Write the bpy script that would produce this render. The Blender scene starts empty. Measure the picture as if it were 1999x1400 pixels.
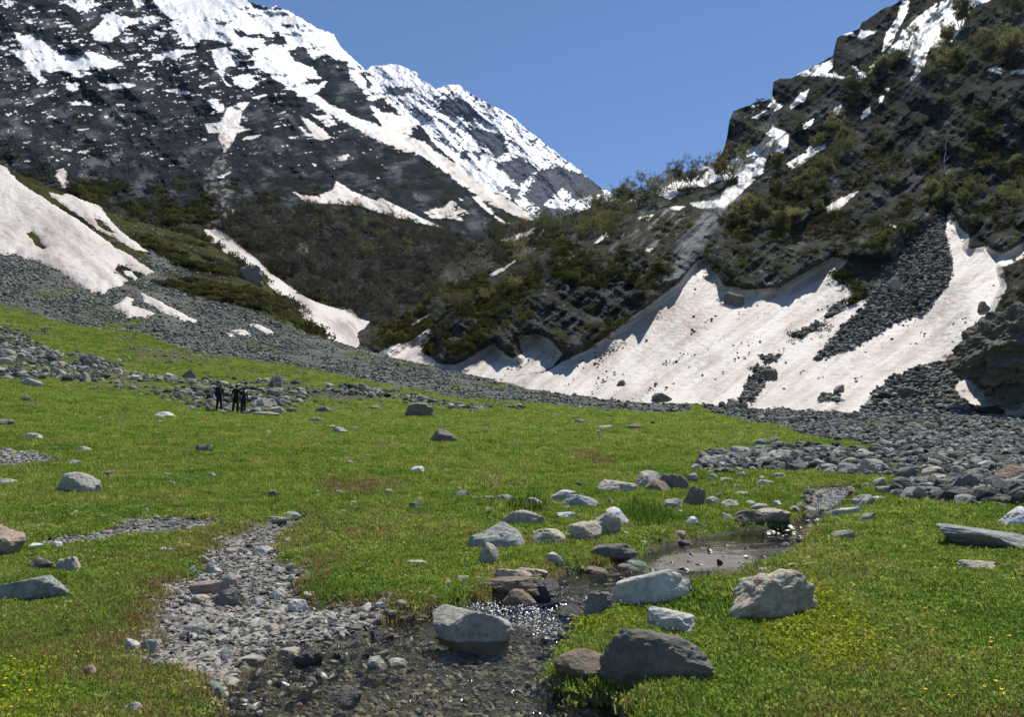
import bpy, bmesh, math, random
import numpy as np
from mathutils import Vector, Matrix

# ------------------------------------------------------------------ camera, sky, sun, exposure
scene = bpy.context.scene
C = scene.collection
F_PX, CX, CY = 1443.0, 999.5, 700.0          # photograph: 1999 x 1400 pixels
CAM_H = 1.6
PITCH = math.radians(7.9)
cam_data = bpy.data.cameras.new('camera')
cam_data.sensor_width = 36.0
cam_data.lens = 36.0 * F_PX / 1999.0
cam_data.clip_start = 0.05
cam_data.clip_end = 20000.0
cam = bpy.data.objects.new('camera', cam_data)
cam.location = (0, 0, CAM_H)
cam.rotation_euler = (math.radians(90) + PITCH, 0, 0)
C.objects.link(cam)
scene.camera = cam

SUN_EL, SUN_AZ = math.radians(64.0), math.radians(36.0)      # azimuth: right of the view axis (+Y)
world = bpy.data.worlds.new('World')
scene.world = world
world.use_nodes = True
wn = world.node_tree.nodes
wl = world.node_tree.links
wn.clear()
sky = wn.new('ShaderNodeTexSky')
sky.sky_type = 'NISHITA'
sky.sun_disc = False
sky.sun_elevation = SUN_EL
sky.sun_rotation = SUN_AZ
sky.altitude = 3200.0
sky.air_density = 1.0
sky.dust_density = 0.05
sky.ozone_density = 6.0
bg = wn.new('ShaderNodeBackground')
bg.inputs['Strength'].default_value = 0.104
wo = wn.new('ShaderNodeOutputWorld')
wl.new(sky.outputs[0], bg.inputs[0])
wl.new(bg.outputs[0], wo.inputs[0])

sun_data = bpy.data.lights.new('sun', 'SUN')
sun_data.energy = 4.4
sun_data.angle = math.radians(0.53)
sun_data.color = (1.0, 0.955, 0.88)
sun = bpy.data.objects.new('sun', sun_data)
sun_dir = Vector((math.sin(SUN_AZ) * math.cos(SUN_EL), math.cos(SUN_AZ) * math.cos(SUN_EL), math.sin(SUN_EL)))
sun.rotation_euler = sun_dir.to_track_quat('Z', 'Y').to_euler()
sun.location = (60, 80, 300)
C.objects.link(sun)

vs = scene.view_settings
vs.view_transform = 'Standard'
vs.look = 'None'
vs.gamma = 1.0
vs.exposure = 0.55
vs.use_curve_mapping = False
scene.cycles.use_denoising = True
scene.cycles.max_bounces = 6
scene.cycles.transparent_max_bounces = 12
scene.cycles.caustics_reflective = False
scene.cycles.caustics_refractive = False

# ------------------------------------------------------------------ helpers
RNG = np.random.default_rng(7)
random.seed(7)
ST, CT = math.sin(PITCH), math.cos(PITCH)

def px2uv(px, py):
    x = (np.asarray(px, float) - CX) / F_PX
    y = (CY - np.asarray(py, float)) / F_PX
    d = CT - y * ST
    return x / d, (ST + y * CT) / d

def uv2px(u, v):
    # direction (u, 1, v) -> camera space
    fwd = CT + v * ST
    up = v * CT - ST
    return CX + F_PX * u / fwd, CY - F_PX * up / fwd

_perm = np.random.default_rng(11).permutation(256)
_perm = np.concatenate([_perm, _perm, _perm])
_g = np.random.default_rng(12).normal(size=(256, 3))
_g /= np.linalg.norm(_g, axis=1)[:, None]
_g = _g.astype(np.float32)

def pnoise(x, y, z):
    x, y, z = np.broadcast_arrays(np.asarray(x, np.float32), np.asarray(y, np.float32), np.asarray(z, np.float32))
    xi, yi, zi = np.floor(x), np.floor(y), np.floor(z)
    xf, yf, zf = x - xi, y - yi, z - zi
    xi = xi.astype(np.int32) & 255
    yi = yi.astype(np.int32) & 255
    zi = zi.astype(np.int32) & 255
    fx = xf * xf * xf * (xf * (xf * 6 - 15) + 10)
    fy = yf * yf * yf * (yf * (yf * 6 - 15) + 10)
    fz = zf * zf * zf * (zf * (zf * 6 - 15) + 10)
    out = np.zeros(x.shape, np.float32)
    for i in (0, 1):
        wx = fx if i else 1 - fx
        pi = _perm[xi + i]
        for j in (0, 1):
            wy = wx * (fy if j else 1 - fy)
            pj = _perm[pi + yi + j]
            for k in (0, 1):
                g = _g[_perm[pj + zi + k]]
                out += wy * (fz if k else 1 - fz) * (g[..., 0] * (xf - i) + g[..., 1] * (yf - j) + g[..., 2] * (zf - k))
    return out * 1.6

def fbm(x, y, z=0.0, octv=4, gain=0.5, lac=2.03):
    s, a, t = 0.0, 1.0, 0.0
    for o in range(octv):
        s = s + a * pnoise(np.asarray(x) * lac**o + 17.3 * o, np.asarray(y) * lac**o + 5.1 * o, np.asarray(z) * lac**o + 9.7 * o)
        t += a
        a *= gain
    return s / t

def ridged(x, y, z=0.0, octv=4, gain=0.5, lac=2.1):
    s, a, t = 0.0, 1.0, 0.0
    for o in range(octv):
        s = s + a * (1 - 2 * np.abs(pnoise(np.asarray(x) * lac**o + 31.7 * o, np.asarray(y) * lac**o + 3.3 * o, np.asarray(z) * lac**o + 7.9 * o)))
        t += a
        a *= gain
    return s / t

def sstep(a, b, x):
    t = np.clip((x - a) / (b - a), 0, 1)
    return t * t * (3 - 2 * t)

def pip(px, py, poly):
    px = np.asarray(px); py = np.asarray(py)
    P = np.asarray(poly, float)
    res = np.zeros(px.shape, bool)
    x0, y0 = P.min(0); x1, y1 = P.max(0)
    sel = (px >= x0) & (px <= x1) & (py >= y0) & (py <= y1)
    if not sel.any():
        return res
    qx, qy = px[sel], py[sel]
    ins = np.zeros(qx.shape, bool)
    n = len(P)
    for i in range(n):
        ax, ay = P[i]; bx, by = P[(i + 1) % n]
        if ay == by:
            continue
        c = ((ay > qy) != (by > qy)) & (qx < (bx - ax) * (qy - ay) / (by - ay) + ax)
        ins ^= c
    res[sel] = ins
    return res

def sdf(px, py, poly):
    """signed distance, negative inside"""
    P = np.asarray(poly, float)
    px = np.asarray(px, float); py = np.asarray(py, float)
    d = np.full(px.shape, 1e18)
    n = len(P)
    for i in range(n):
        ax, ay = P[i]; bx, by = P[(i + 1) % n]
        ex, ey = bx - ax, by - ay
        t = np.clip(((px - ax) * ex + (py - ay) * ey) / (ex * ex + ey * ey + 1e-12), 0, 1)
        d = np.minimum(d, (px - ax - t * ex)**2 + (py - ay - t * ey)**2)
    d = np.sqrt(d)
    return np.where(pip(px, py, poly), -d, d)

def tps_fit(P, val, lam=1e-4):
    P = np.asarray(P, float); n = len(P)
    r2 = ((P[:, None] - P[None])**2).sum(-1)
    K = 0.5 * r2 * np.log(r2 + 1e-12) + lam * np.eye(n)
    A = np.zeros((n + 3, n + 3))
    A[:n, :n] = K
    A[:n, n] = 1; A[:n, n + 1:] = P
    A[n, :n] = 1; A[n + 1:, :n] = P.T
    w = np.linalg.solve(A, np.concatenate([np.asarray(val, float), np.zeros(3)]))
    return P, w

def tps_eval(T, a, b):
    P, w = T
    sh = np.shape(a)
    a = np.ravel(a); b = np.ravel(b)
    out = w[-3] + w[-2] * a + w[-1] * b
    for i in range(len(P)):
        r2 = (a - P[i, 0])**2 + (b - P[i, 1])**2
        out += w[i] * 0.5 * r2 * np.log(r2 + 1e-12)
    return out.reshape(sh)

def mesh_np(name, V, F, mats=(), smooth=True, attrs=None, mat_idx=None):
    """V (n,3), F (m,3|4) numpy -> mesh datablock"""
    V = np.ascontiguousarray(V, np.float32); F = np.ascontiguousarray(F, np.int32)
    me = bpy.data.meshes.new(name)
    k = F.shape[1]
    me.vertices.add(len(V)); me.vertices.foreach_set('co', V.ravel())
    me.loops.add(F.size); me.loops.foreach_set('vertex_index', F.ravel())
    me.polygons.add(len(F))
    me.polygons.foreach_set('loop_start', np.arange(0, F.size, k, dtype=np.int32))
    me.polygons.foreach_set('loop_total', np.full(len(F), k, np.int32))
    if isinstance(smooth, bool):
        sm = np.full(len(F), smooth, bool)
    else:
        sm = np.asarray(smooth, bool)
    me.polygons.foreach_set('use_smooth', sm)
    for m in mats:
        me.materials.append(m)
    if mat_idx is not None:
        me.polygons.foreach_set('material_index', np.asarray(mat_idx, np.int32))
    for an, av in (attrs or {}).items():
        av = np.asarray(av, np.float32)
        if av.ndim == 2 and av.shape[1] == 3:
            a = me.attributes.new(an, 'FLOAT_COLOR', 'POINT')
            a.data.foreach_set('color', np.concatenate([av, np.ones((len(av), 1), np.float32)], 1).ravel())
        else:
            a = me.attributes.new(an, 'FLOAT', 'POINT')
            a.data.foreach_set('value', av.ravel())
    me.update(calc_edges=True)
    me.validate()
    return me

def obj(name, me, parent=None, **props):
    o = bpy.data.objects.new(name, me)
    C.objects.link(o)
    if parent is not None:
        o.parent = parent
    for k, v in props.items():
        o[k] = v
    return o

def grid_faces(nr, nc):
    i = np.arange(nr * nc).reshape(nr, nc)
    return np.stack([i[:-1, :-1], i[:-1, 1:], i[1:, 1:], i[1:, :-1]], -1)

def sub_mesh(name, V, F, mats, smooth, attrs, mat_idx=None):
    """V,(m,4) faces of a big grid -> compact mesh"""
    used = np.unique(F)
    mp = np.full(len(V), -1, np.int64); mp[used] = np.arange(len(used))
    return mesh_np(name, V[used], mp[F], mats, smooth, {k: a[used] for k, a in (attrs or {}).items()}, mat_idx)

# ------------------------------------------------------------------ materials
def new_mat(name):
    m = bpy.data.materials.new(name)
    m.use_nodes = True
    nt = m.node_tree
    nt.nodes.clear()
    out = nt.nodes.new('ShaderNodeOutputMaterial')
    return m, nt, out

def N(nt, t, **kw):
    n = nt.nodes.new(t)
    for k, v in kw.items():
        if k in n.inputs:
            n.inputs[k].default_value = v
        else:
            setattr(n, k, v)
    return n

def noise_node(nt, scale, detail=4, rough=0.6, coord='Object', vec=None):
    n = N(nt, 'ShaderNodeTexNoise', Scale=scale, Detail=detail, Roughness=rough)
    if vec is None:
        tc = N(nt, 'ShaderNodeTexCoord')
        vec = tc.outputs[coord]
    nt.links.new(vec, n.inputs['Vector'])
    return n

def ramp(nt, fac, stops):
    r = N(nt, 'ShaderNodeValToRGB')
    cr = r.color_ramp
    while len(cr.elements) < len(stops):
        cr.elements.new(0.5)
    for e, (p, c) in zip(cr.elements, stops):
        e.position = p
        e.color = c if len(c) == 4 else (*c, 1)
    nt.links.new(fac, r.inputs[0])
    return r

def mixc(nt, mode, fac, a, b):
    m = N(nt, 'ShaderNodeMix', data_type='RGBA', blend_type=mode)
    for sock, v in ((0, fac), (6, a), (7, b)):
        if hasattr(v, 'is_linked'):
            nt.links.new(v, m.inputs[sock])
        else:
            m.inputs[sock].default_value = v
    return m.outputs[2]

def bump(nt, height, strength, dist):
    b = N(nt, 'ShaderNodeBump', Strength=strength, Distance=dist)
    nt.links.new(height, b.inputs['Height'])
    return b.outputs[0]

def attr_material(name, rough, scale, var=(0.7, 1.3), bscale=None, bstr=0.5, bdist=0.1, spec=0.2):
    """albedo from the vertex attribute 'col' with procedural grain and relief"""
    m, nt, out = new_mat(name)
    b = N(nt, 'ShaderNodeBsdfPrincipled', Roughness=rough)
    b.inputs['Specular IOR Level'].default_value = spec
    at = N(nt, 'ShaderNodeAttribute', attribute_name='col')
    nz = noise_node(nt, scale, 6, 0.7)
    r = ramp(nt, nz.outputs['Fac'], [(0.25, (var[0],) * 3), (0.75, (var[1],) * 3)])
    nL = noise_node(nt, scale * 0.06, 5, 0.65)
    rL = ramp(nt, nL.outputs['Fac'], [(0.3, (0.72, 0.72, 0.72)), (0.7, (1.25, 1.25, 1.2))])
    cc = mixc(nt, 'MULTIPLY', 1.0, at.outputs['Color'], r.outputs[0])
    nt.links.new(mixc(nt, 'MULTIPLY', 1.0, cc, rL.outputs[0]), b.inputs['Base Color'])
    n2 = noise_node(nt, bscale or scale, 6, 0.65)
    nt.links.new(bump(nt, n2.outputs['Fac'], bstr, bdist), b.inputs['Normal'])
    nt.links.new(b.outputs[0], out.inputs[0])
    return m

MAT = {}
MAT['ground'] = attr_material('ground_mix', 0.95, 14.0, (0.55, 1.4), 9.0, 0.8, 0.05, 0.0)
MAT['rockface'] = attr_material('mountain_rock', 0.8, 0.35, (0.5, 1.5), 0.25, 1.0, 1.2, 0.0)
MAT['peak'] = attr_material('peak_rock', 0.85, 0.05, (0.7, 1.3), 0.05, 0.8, 6.0, 0.0)
def snow_material():
    m, nt, out = new_mat('old_snow')
    b = N(nt, 'ShaderNodeBsdfPrincipled', Roughness=0.6)
    b.inputs['Specular IOR Level'].default_value = 0.25
    at = N(nt, 'ShaderNodeAttribute', attribute_name='col')
    nz = noise_node(nt, 0.9, 8, 0.7)
    r = ramp(nt, nz.outputs['Fac'], [(0.3, (0.84, 0.815, 0.79)), (0.7, (1.06, 1.06, 1.06))])
    nt.links.new(mixc(nt, 'MULTIPLY', 1.0, at.outputs['Color'], r.outputs[0]), b.inputs['Base Color'])
    n2 = noise_node(nt, 0.7, 6, 0.6)
    nt.links.new(bump(nt, n2.outputs['Fac'], 0.8, 0.5), b.inputs['Normal'])
    nt.links.new(b.outputs[0], out.inputs[0])
    return m
MAT['snow'] = snow_material()
# ------------------------------------------------------------------ ground: a height field over (u = X / Y, log Y)
GCOL = {
 -150: [(1400,4.8),(1250,6.3),(1100,9.3),(1000,12.5),(900,19),(850,25),(800,31),(750,40),(700,50),(650,62),(600,75),(500,105),(400,135),(320,160),(330,195),(370,230)],
 0:    [(1400,4.8),(1250,6.4),(1100,9.5),(1000,13),(900,20),(850,26),(800,33),(750,43),(700,55),(650,68),(600,82),(550,98),(500,115),(400,148),(325,175),(345,200),(390,230)],
 200:  [(1400,4.9),(1250,6.5),(1100,9.7),(1000,13.5),(900,21),(850,28),(800,38),(750,50),(700,64),(650,79),(600,95),(550,112),(500,130),(450,150),(405,178),(425,203),(465,230)],
 400:  [(1400,4.9),(1250,6.5),(1100,9.8),(1000,14),(950,17.5),(900,22),(850,30),(800,44),(750,60),(700,77),(650,95),(600,115),(550,140),(500,165),(472,188),(485,208),(510,230)],
 520:  [(1400,4.9),(1250,6.5),(1100,9.8),(1000,14),(950,17.8),(900,22.5),(850,31),(800,47),(750,66),(700,86),(650,106),(600,130),(562,160),(560,190),(575,230)],
 640:  [(1250,6.5),(1100,9.8),(1000,14),(900,23),(850,32),(800,50),(750,72),(700,95),(662,120),(675,150),(700,230)],
 800:  [(1400,4.9),(1250,6.4),(1100,9.7),(1000,14),(950,18),(900,23),(850,32.5),(800,52),(760,72),(722,92),(708,105),(718,150),(730,230)],
 950:  [(1400,4.9),(1250,6.4),(1100,9.8),(1000,14),(950,18),(900,23.5),(850,33),(800,55),(770,72),(741,95),(748,150),(755,230)],
 1150: [(1400,4.9),(1250,6.4),(1150,7.9),(1100,9.6),(1050,11.8),(1000,14.6),(950,18),(900,24),(850,34),(800,62),(777,86),(776,150),(780,230)],
 1350: [(1400,4.85),(1250,6.3),(1145,7.5),(1100,9.2),(1060,11.2),(1030,13.7),(1000,15.6),(950,18.4),(900,23.5),(850,36),(810,62),(791,80),(789,150),(792,230)],
 1550: [(1400,4.8),(1250,6.2),(1145,7.5),(1100,9.1),(1060,11.1),(1028,13.6),(1000,15.2),(950,17.6),(900,23.5),(850,38),(815,65),(803,78),(800,150),(804,230)],
 1750: [(1400,4.75),(1250,6.1),(1100,8.9),(1000,13.0),(950,16.6),(900,22.8),(850,37),(820,58),(807,75),(803,150),(806,230)],
 2000: [(1400,4.7),(1250,6.0),(1100,8.8),(1000,12),(950,15),(900,21.5),(850,36),(825,58),(814,72),(808,150),(810,230)],
 2200: [(1400,4.7),(1250,6.0),(1100,8.8),(1000,12),(950,15),(900,21.5),(850,36),(825,58),(816,72),(810,150),(812,230)],
}
gp, gv = [], []
for px_, lst in GCOL.items():
    for py_, Y_ in lst:
        u_, v_ = px2uv(px_, py_)
        gp.append((2.0 * float(u_), math.log(Y_)))
        gv.append(float(v_))
    # flat ground nearer than the picture's lower edge
    for Y_ in (2.0, 3.2):
        u_, v_ = px2uv(px_, 1400)
        gp.append((2.0 * float(u_), math.log(Y_)))
        gv.append(-CAM_H / Y_)
G_TPS = tps_fit(gp, gv, 2e-4)

GU = np.linspace(-0.98, 0.98, 660)
GL = np.arange(math.log(2.0), math.log(235.0), 0.0075)
NU, NL = len(GU), len(GL)
gu, gl = np.meshgrid(GU, GL)
gY = np.exp(gl)
gV0 = tps_eval(G_TPS, 2.0 * gu, gl)
gX = gu * gY
gZ0 = CAM_H + gV0 * gY
gpx, gpy = uv2px(gu, gV0)

def bil(A, u, Y):
    a = np.clip((np.asarray(u) - GU[0]) / (GU[1] - GU[0]), 0, NU - 1.001)
    b = np.clip((np.log(np.asarray(Y)) - GL[0]) / (GL[1] - GL[0]), 0, NL - 1.001)
    i = a.astype(int); j = b.astype(int)
    fa = a - i; fb = b - j
    return (A[j, i] * (1 - fa) * (1 - fb) + A[j, i + 1] * fa * (1 - fb) + A[j + 1, i] * (1 - fa) * fb + A[j + 1, i + 1] * fa * fb)

def solve_ground(px, py, VA=None):
    """first crossing of the pixel's ray with the ground: returns X, Y"""
    VA = gV0 if VA is None else VA
    u, v = px2uv(px, py)
    u = float(u); v = float(v)
    a = min(max((u - GU[0]) / (GU[1] - GU[0]), 0), NU - 1.001)
    i = int(a); fa = a - i
    col = VA[:, i] * (1 - fa) + VA[:, i + 1] * fa
    k = np.argmax(col >= v)
    if col[k] < v:
        k = NL - 1
    if k > 0:
        t = (v - col[k - 1]) / (col[k] - col[k - 1] + 1e-9)
        L = GL[k - 1] + t * (GL[1] - GL[0])
    else:
        L = GL[0]
    Y = math.exp(L)
    return u * Y, Y

def world_poly(poly):
    return [solve_ground(*p) for p in poly]

WATER_PX = [(405,1470),(425,1370),(440,1320),(480,1280),(560,1243),(680,1215),(780,1195),(850,1180),(900,1163),(960,1155),(1030,1158),(1062,1132),(1085,1110),(1160,1098),(1230,1092),(1258,1072),(1300,1055),(1380,1040),(1450,1026),(1535,1020),(1565,1000),(1562,980),(1578,945),(1640,940),(1692,946),(1665,970),(1628,1000),(1605,1020),(1582,1040),(1566,1068),(1500,1103),(1430,1133),(1340,1142),(1250,1152),(1190,1168),(1145,1200),(1135,1240),(1095,1268),(1082,1300),(1120,1333),(1200,1352),(1235,1400),(1250,1470)]
DRY_PX = [(480,1035),(520,1020),(560,1010),(590,1000),(604,1012),(562,1035),(545,1060),(565,1090),(592,1112),(585,1150),(610,1178),(740,1172),(765,1195),(700,1220),(560,1250),(500,1280),(455,1310),(440,1345),(445,1385),(405,1370),(370,1330),(325,1312),(250,1290),(290,1260),(310,1220),(300,1180),(340,1140),(390,1110),(408,1070),(440,1045)]
PATH_PX = [(75,1050),(150,1043),(225,1030),(222,1012),(330,1009),(445,1011),(430,1025),(350,1042),(240,1052),(150,1062),(80,1066)]
GRAV2_PX = [(-60,878),(60,882),(125,899),(60,908),(-60,908)]
SCREE_L = [(-300,470),(0,480),(70,505),(140,540),(205,570),(260,545),(300,525),(285,480),(330,505),(380,545),(440,590),(520,620),(600,650),(660,650),(760,690),(860,705),(950,730),(1040,752),(1150,766),(1250,775),(1350,782),(1350,803),(1200,799),(1000,785),(900,778),(800,760),(700,738),(600,722),(520,707),(420,692),(330,670),(270,648),(180,640),(100,628),(60,600),(-300,560)]
SCREE_R = [(1340,780),(1450,788),(1700,798),(2300,800),(2300,905),(1900,905),(1750,880),(1600,858),(1500,830),(1400,808)]
BOULD_R = [(1360,905),(1400,878),(1500,870),(1600,878),(1700,885),(2200,905),(2200,965),(1950,962),(1800,940),(1700,928),(1600,920),(1480,920),(1390,928)]
RBANK_STONES = [(1700,955),(1800,945),(2100,960),(2100,985),(1900,985),(1780,975)]
DIRT_PX = [[(612,945),(660,936),(770,942),(780,955),(720,968),(640,966)],
           [(1095,888),(1160,885),(1210,905),(1170,915)],
           [(590,1090),(640,1075),(690,1085),(640,1110),(600,1120)],
           [(280,1140),(330,1130),(320,1200),(310,1270),(250,1290),(180,1270),(240,1220)]]
BELT_PX = [[(-80,620),(30,640),(110,690),(180,690),(260,730),(330,742),(400,750),(440,770),(430,800),(380,795),(300,775),(230,758),(150,752),(60,742),(-80,740)],
           [(400,735),(480,745),(560,745),(620,770),(560,800),(480,812),(420,790)],
           [(600,755),(700,750),(860,785),(1030,790),(1020,800),(880,800),(760,785),(640,775)]]

W_water = world_poly(WATER_PX)
W_dry = world_poly(DRY_PX)
W_path = world_poly(PATH_PX)
d_water = np.full(gX.shape, 5.0); d_dry = np.full(gX.shape, 5.0); d_path = np.full(gX.shape, 5.0)
nr = gY < 26
wx = gX + 0.10 * pnoise(gX * 1.7, gY * 1.7, 3.0) + 0.05 * pnoise(gX * 5, gY * 5, 3.0)
wy = gY + 0.14 * pnoise(gX * 1.7, gY * 1.7, 8.0) + 0.06 * pnoise(gX * 5, gY * 5, 8.0)
d_water[nr] = sdf(wx[nr], wy[nr], W_water)
d_dry[nr] = sdf(wx[nr], wy[nr], W_dry)
d_path[nr] = sdf(wx[nr], wy[nr], W_path)

# relief
lf = fbm(gX * 0.10, gY * 0.10, 1.0, 3)
mf = fbm(gX * 0.55, gY * 0.55, 2.0, 3)
hf = fbm(gX * 3.0, gY * 3.0, 4.0, 3)
fade = sstep(2.0, 8.0, gY)
gZ = gZ0 + 0.35 * lf * sstep(10, 30, gY) * (1 - 0.5 * sstep(60, 120, gY)) + 0.07 * mf * (0.5 + 0.5 * fade) + 0.016 * hf
# hummocks and small steps in the meadow
hum = fbm(gX * 1.6, gY * 1.6, 12.0, 2)
gZ += 0.05 * np.maximum(hum, 0) * sstep(6, 12, gY) * (1 - sstep(50, 70, gY))
farn = fbm(gX * 0.35, gY * 0.35, 6.0, 4)
gZ += 0.5 * farn * sstep(45, 110, gY)
# stream channel: bank lip, bed below
bank = sstep(0.0, 0.34, -d_water + 0.12)
gZw = gZ0 - 0.09
bed = gZ0 - 0.24 + 0.05 * fbm(gX * 2.2, gY * 2.2, 21.0, 3)
lip = 0.05 * np.exp(-((d_water - 0.35) / 0.3)**2)
gZ = gZ + lip
gZ = gZ * (1 - bank) + bed * bank
drym = sstep(0.12, -0.12, d_dry)
gZ = gZ - 0.10 * drym * (1 - bank) + 0.03 * drym * (1 - bank) * fbm(gX * 4, gY * 4, 31, 2)
gZ -= 0.05 * sstep(0.1, -0.1, d_path)
# eroded step running across the meadow (the dark lip left of the centre stones)
step_y = np.interp(gpx, [560, 620, 760, 900, 1050, 1150, 1240], [968, 952, 945, 952, 955, 900, 892])
gZ += 0.10 * sstep(6, -6, gpy - step_y) * sstep(540, 620, gpx) * sstep(1260, 1150, gpx) * sstep(34, 26, gY)
gV = (gZ - CAM_H) / gY

# zones
def soft0(px, py, poly, w):
    P = np.asarray(poly)
    m = np.zeros(px.shape)
    s = (px > P[:, 0].min() - w) & (px < P[:, 0].max() + w) & (py > P[:, 1].min() - w) & (py < P[:, 1].max() + w)
    m[s] = sstep(w, -w, sdf(px[s], py[s], poly))
    return m
jit = 7 * fbm(gpx / 40, gpy / 14, 3.3, 3)
jx, jy = gpx + 1.6 * jit, gpy + 0.8 * jit
def zone(poly, soft=6.0):
    m = np.zeros(gX.shape)
    P = np.asarray(poly)
    s = (gpx > P[:, 0].min() - 40) & (gpx < P[:, 0].max() + 40) & (gpy > P[:, 1].min() - 30) & (gpy < P[:, 1].max() + 30) & (gY > 12)
    m[s] = sstep(soft, -soft, sdf(jx[s], jy[s], poly))
    return m
z_scree = np.maximum(zone(SCREE_L, 8), zone(SCREE_R, 6))
z_bould = np.maximum(zone(BOULD_R, 5), 0.75 * zone(RBANK_STONES, 8))
z_belt = np.maximum.reduce([zone(p, 6) for p in BELT_PX])
z_grav2 = zone(GRAV2_PX, 3)
z_dirt = np.zeros(gX.shape)
for p_ in DIRT_PX:
    P_ = np.asarray(p_)
    s_ = (gpx > P_[:, 0].min() - 40) & (gpx < P_[:, 0].max() + 40) & (gpy > P_[:, 1].min() - 40) & (gpy < P_[:, 1].max() + 40)
    z_dirt[s_] = np.maximum(z_dirt[s_], sstep(8, -8, sdf(jx[s_], jy[s_], p_)))
z_dirt *= sstep(-0.3, 0.15, fbm(gX * 1.1, gY * 2.2, 77, 4, 0.6))
z_wet = sstep(0.25, -0.02, d_water)
z_gravel = np.maximum.reduce([drym, sstep(0.08, -0.08, d_path), z_grav2, sstep(0.06, -0.06, d_water)])
brown = sstep(0.05, 0.5, fbm(gX * 0.55, gY * 0.55, 44, 4) + 0.5 * np.exp(-(d_dry / 0.5)**2) + 0.22 * np.exp(-(d_water / 0.4)**2))
brown = np.clip(brown + 0.55 * soft0(gpx, gpy, [(-60,1180),(140,1150),(300,1130),(330,1200),(290,1290),(150,1330),(-60,1300)], 50) + 0.5 * soft0(gpx, gpy, [(640,1000),(760,1010),(900,1040),(900,1090),(700,1110),(600,1080)], 40) * sstep(-0.1, 0.3, mf), 0, 1)
brown *= sstep(18, 11, gY)
brown = np.maximum(brown, 0.9 * z_dirt)
far_slope = sstep(95, 125, gY) * sstep(620, 480, gpx)

def lerp3(a, b, t):
    return a * (1 - t[..., None]) + np.asarray(b) * t[..., None]
gn1 = fbm(gX * 0.25, gY * 0.25, 51, 4)
gn2 = fbm(gX * 1.3, gY * 1.3, 52, 4)
col = np.zeros(gX.shape + (3,)) + np.array((0.112, 0.132, 0.030))
col = lerp3(col, (0.155, 0.165, 0.035), sstep(0.0, 0.5, gn1))
col = lerp3(col, (0.085, 0.13, 0.012), sstep(0.1, 0.5, gn2) * 0.7)
col = lerp3(col, (0.19, 0.165, 0.05), sstep(0.2, 0.6, fbm(gX * 0.09, gY * 0.2, 53, 4)) * 0.5)
col = lerp3(col, (0.12, 0.085, 0.045), brown * 0.8)
col = lerp3(col, (0.10, 0.07, 0.045), z_dirt * 0.8)
col = lerp3(col, (0.044, 0.046, 0.022), far_slope * 0.92 * (0.75 + 0.25 * sstep(-0.3, 0.2, farn)))
col = lerp3(col, (0.020, 0.022, 0.010), far_slope * sstep(0.0, 0.3, fbm(gX * 0.07, gY * 0.10, 55, 4)))
col *= (1 - 0.22 * sstep(60, 82, gY))[..., None]
patchy = sstep(44, 58, gY) * sstep(120, 95, gY) * sstep(-0.12, 0.25, fbm(gX * 0.16, gY * 0.10, 58, 4, 0.6)) * (gpx < 760)
col = lerp3(col, (0.085, 0.082, 0.058), patchy * 0.8)
scr_c = np.clip(z_scree * (0.55 + 0.9 * sstep(-0.35, 0.1, fbm(gX * 0.12, gY * 0.05, 60, 4))), 0, 1)
scr_c = np.maximum(scr_c * sstep(-0.1, 0.1, z_scree - 0.25), 0)
col = lerp3(col, (0.115, 0.117, 0.108), scr_c)
col = lerp3(col, (0.09, 0.092, 0.075), z_bould * 0.75)
col = lerp3(col, (0.085, 0.09, 0.06), z_belt * 0.45)
col = lerp3(col, (0.17, 0.165, 0.15), z_gravel)
col = lerp3(col, (0.06, 0.056, 0.042), sstep(0.05, -0.1, d_water))
gcol = col
grass_w = np.clip(1 - z_gravel - 0.97 * scr_c - 0.6 * z_bould - 0.4 * z_belt - 0.7 * z_dirt - 0.45 * brown - 0.75 * patchy, 0, 1)

gV3 = np.stack([gX, gY, gZ], -1).reshape(-1, 3)
gF = grid_faces(NL, NU).reshape(-1, 4)
ground = obj('ground', mesh_np('ground', gV3, gF, [MAT['ground']], True, {'col': gcol.reshape(-1, 3)}), kind='structure')
# the meadow goes on behind and beside the photographer
bv = [(-300, -300, -0.6), (300, -300, -0.6), (300, 2.4, -0.12), (2.4, 2.4, -0.12), (-2.4, 2.4, -0.12), (-300, 2.4, -0.12)]
bme = bpy.data.meshes.new('meadow_behind')
bme.from_pydata(bv, [], [(0, 1, 2, 3, 4, 5)])
bme.materials.append(MAT['ground'])
ba = bme.attributes.new('col', 'FLOAT_COLOR', 'POINT')
for d_ in ba.data:
    d_.color = (0.095, 0.13, 0.018, 1)
obj('ground_behind', bme, kind='structure')

for side, ci_ in ((-1, 0), (1, NU - 1)):
    ed = np.stack([gX[:, ci_], gY[:, ci_], gZ[:, ci_]], -1)[::6]
    out_ = ed + np.stack([side * (30 + 1.2 * ed[:, 1]), 0 * ed[:, 1], 0.25 * ed[:, 1]], -1)
    n_ed = len(ed)
    i_ = np.arange(n_ed - 1)
    obj('ground_beside', mesh_np('ground_beside', np.concatenate([ed, out_]), np.stack([i_, i_ + 1, i_ + 1 + n_ed, i_ + n_ed], -1), [MAT['ground']], True, {'col': np.concatenate([gcol[::6, ci_]] * 2)}), kind='structure')

def ground_z(X, Y):
    return bil(gZ, np.asarray(X) / np.asarray(Y), Y)
# ------------------------------------------------------------------ mountains: sheets of (pixel column, height) with their own depth
def zq(ox, oy, pts, s=2.8557):
    return [(ox + x / s, oy + y / s) for x, y in pts]

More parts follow.
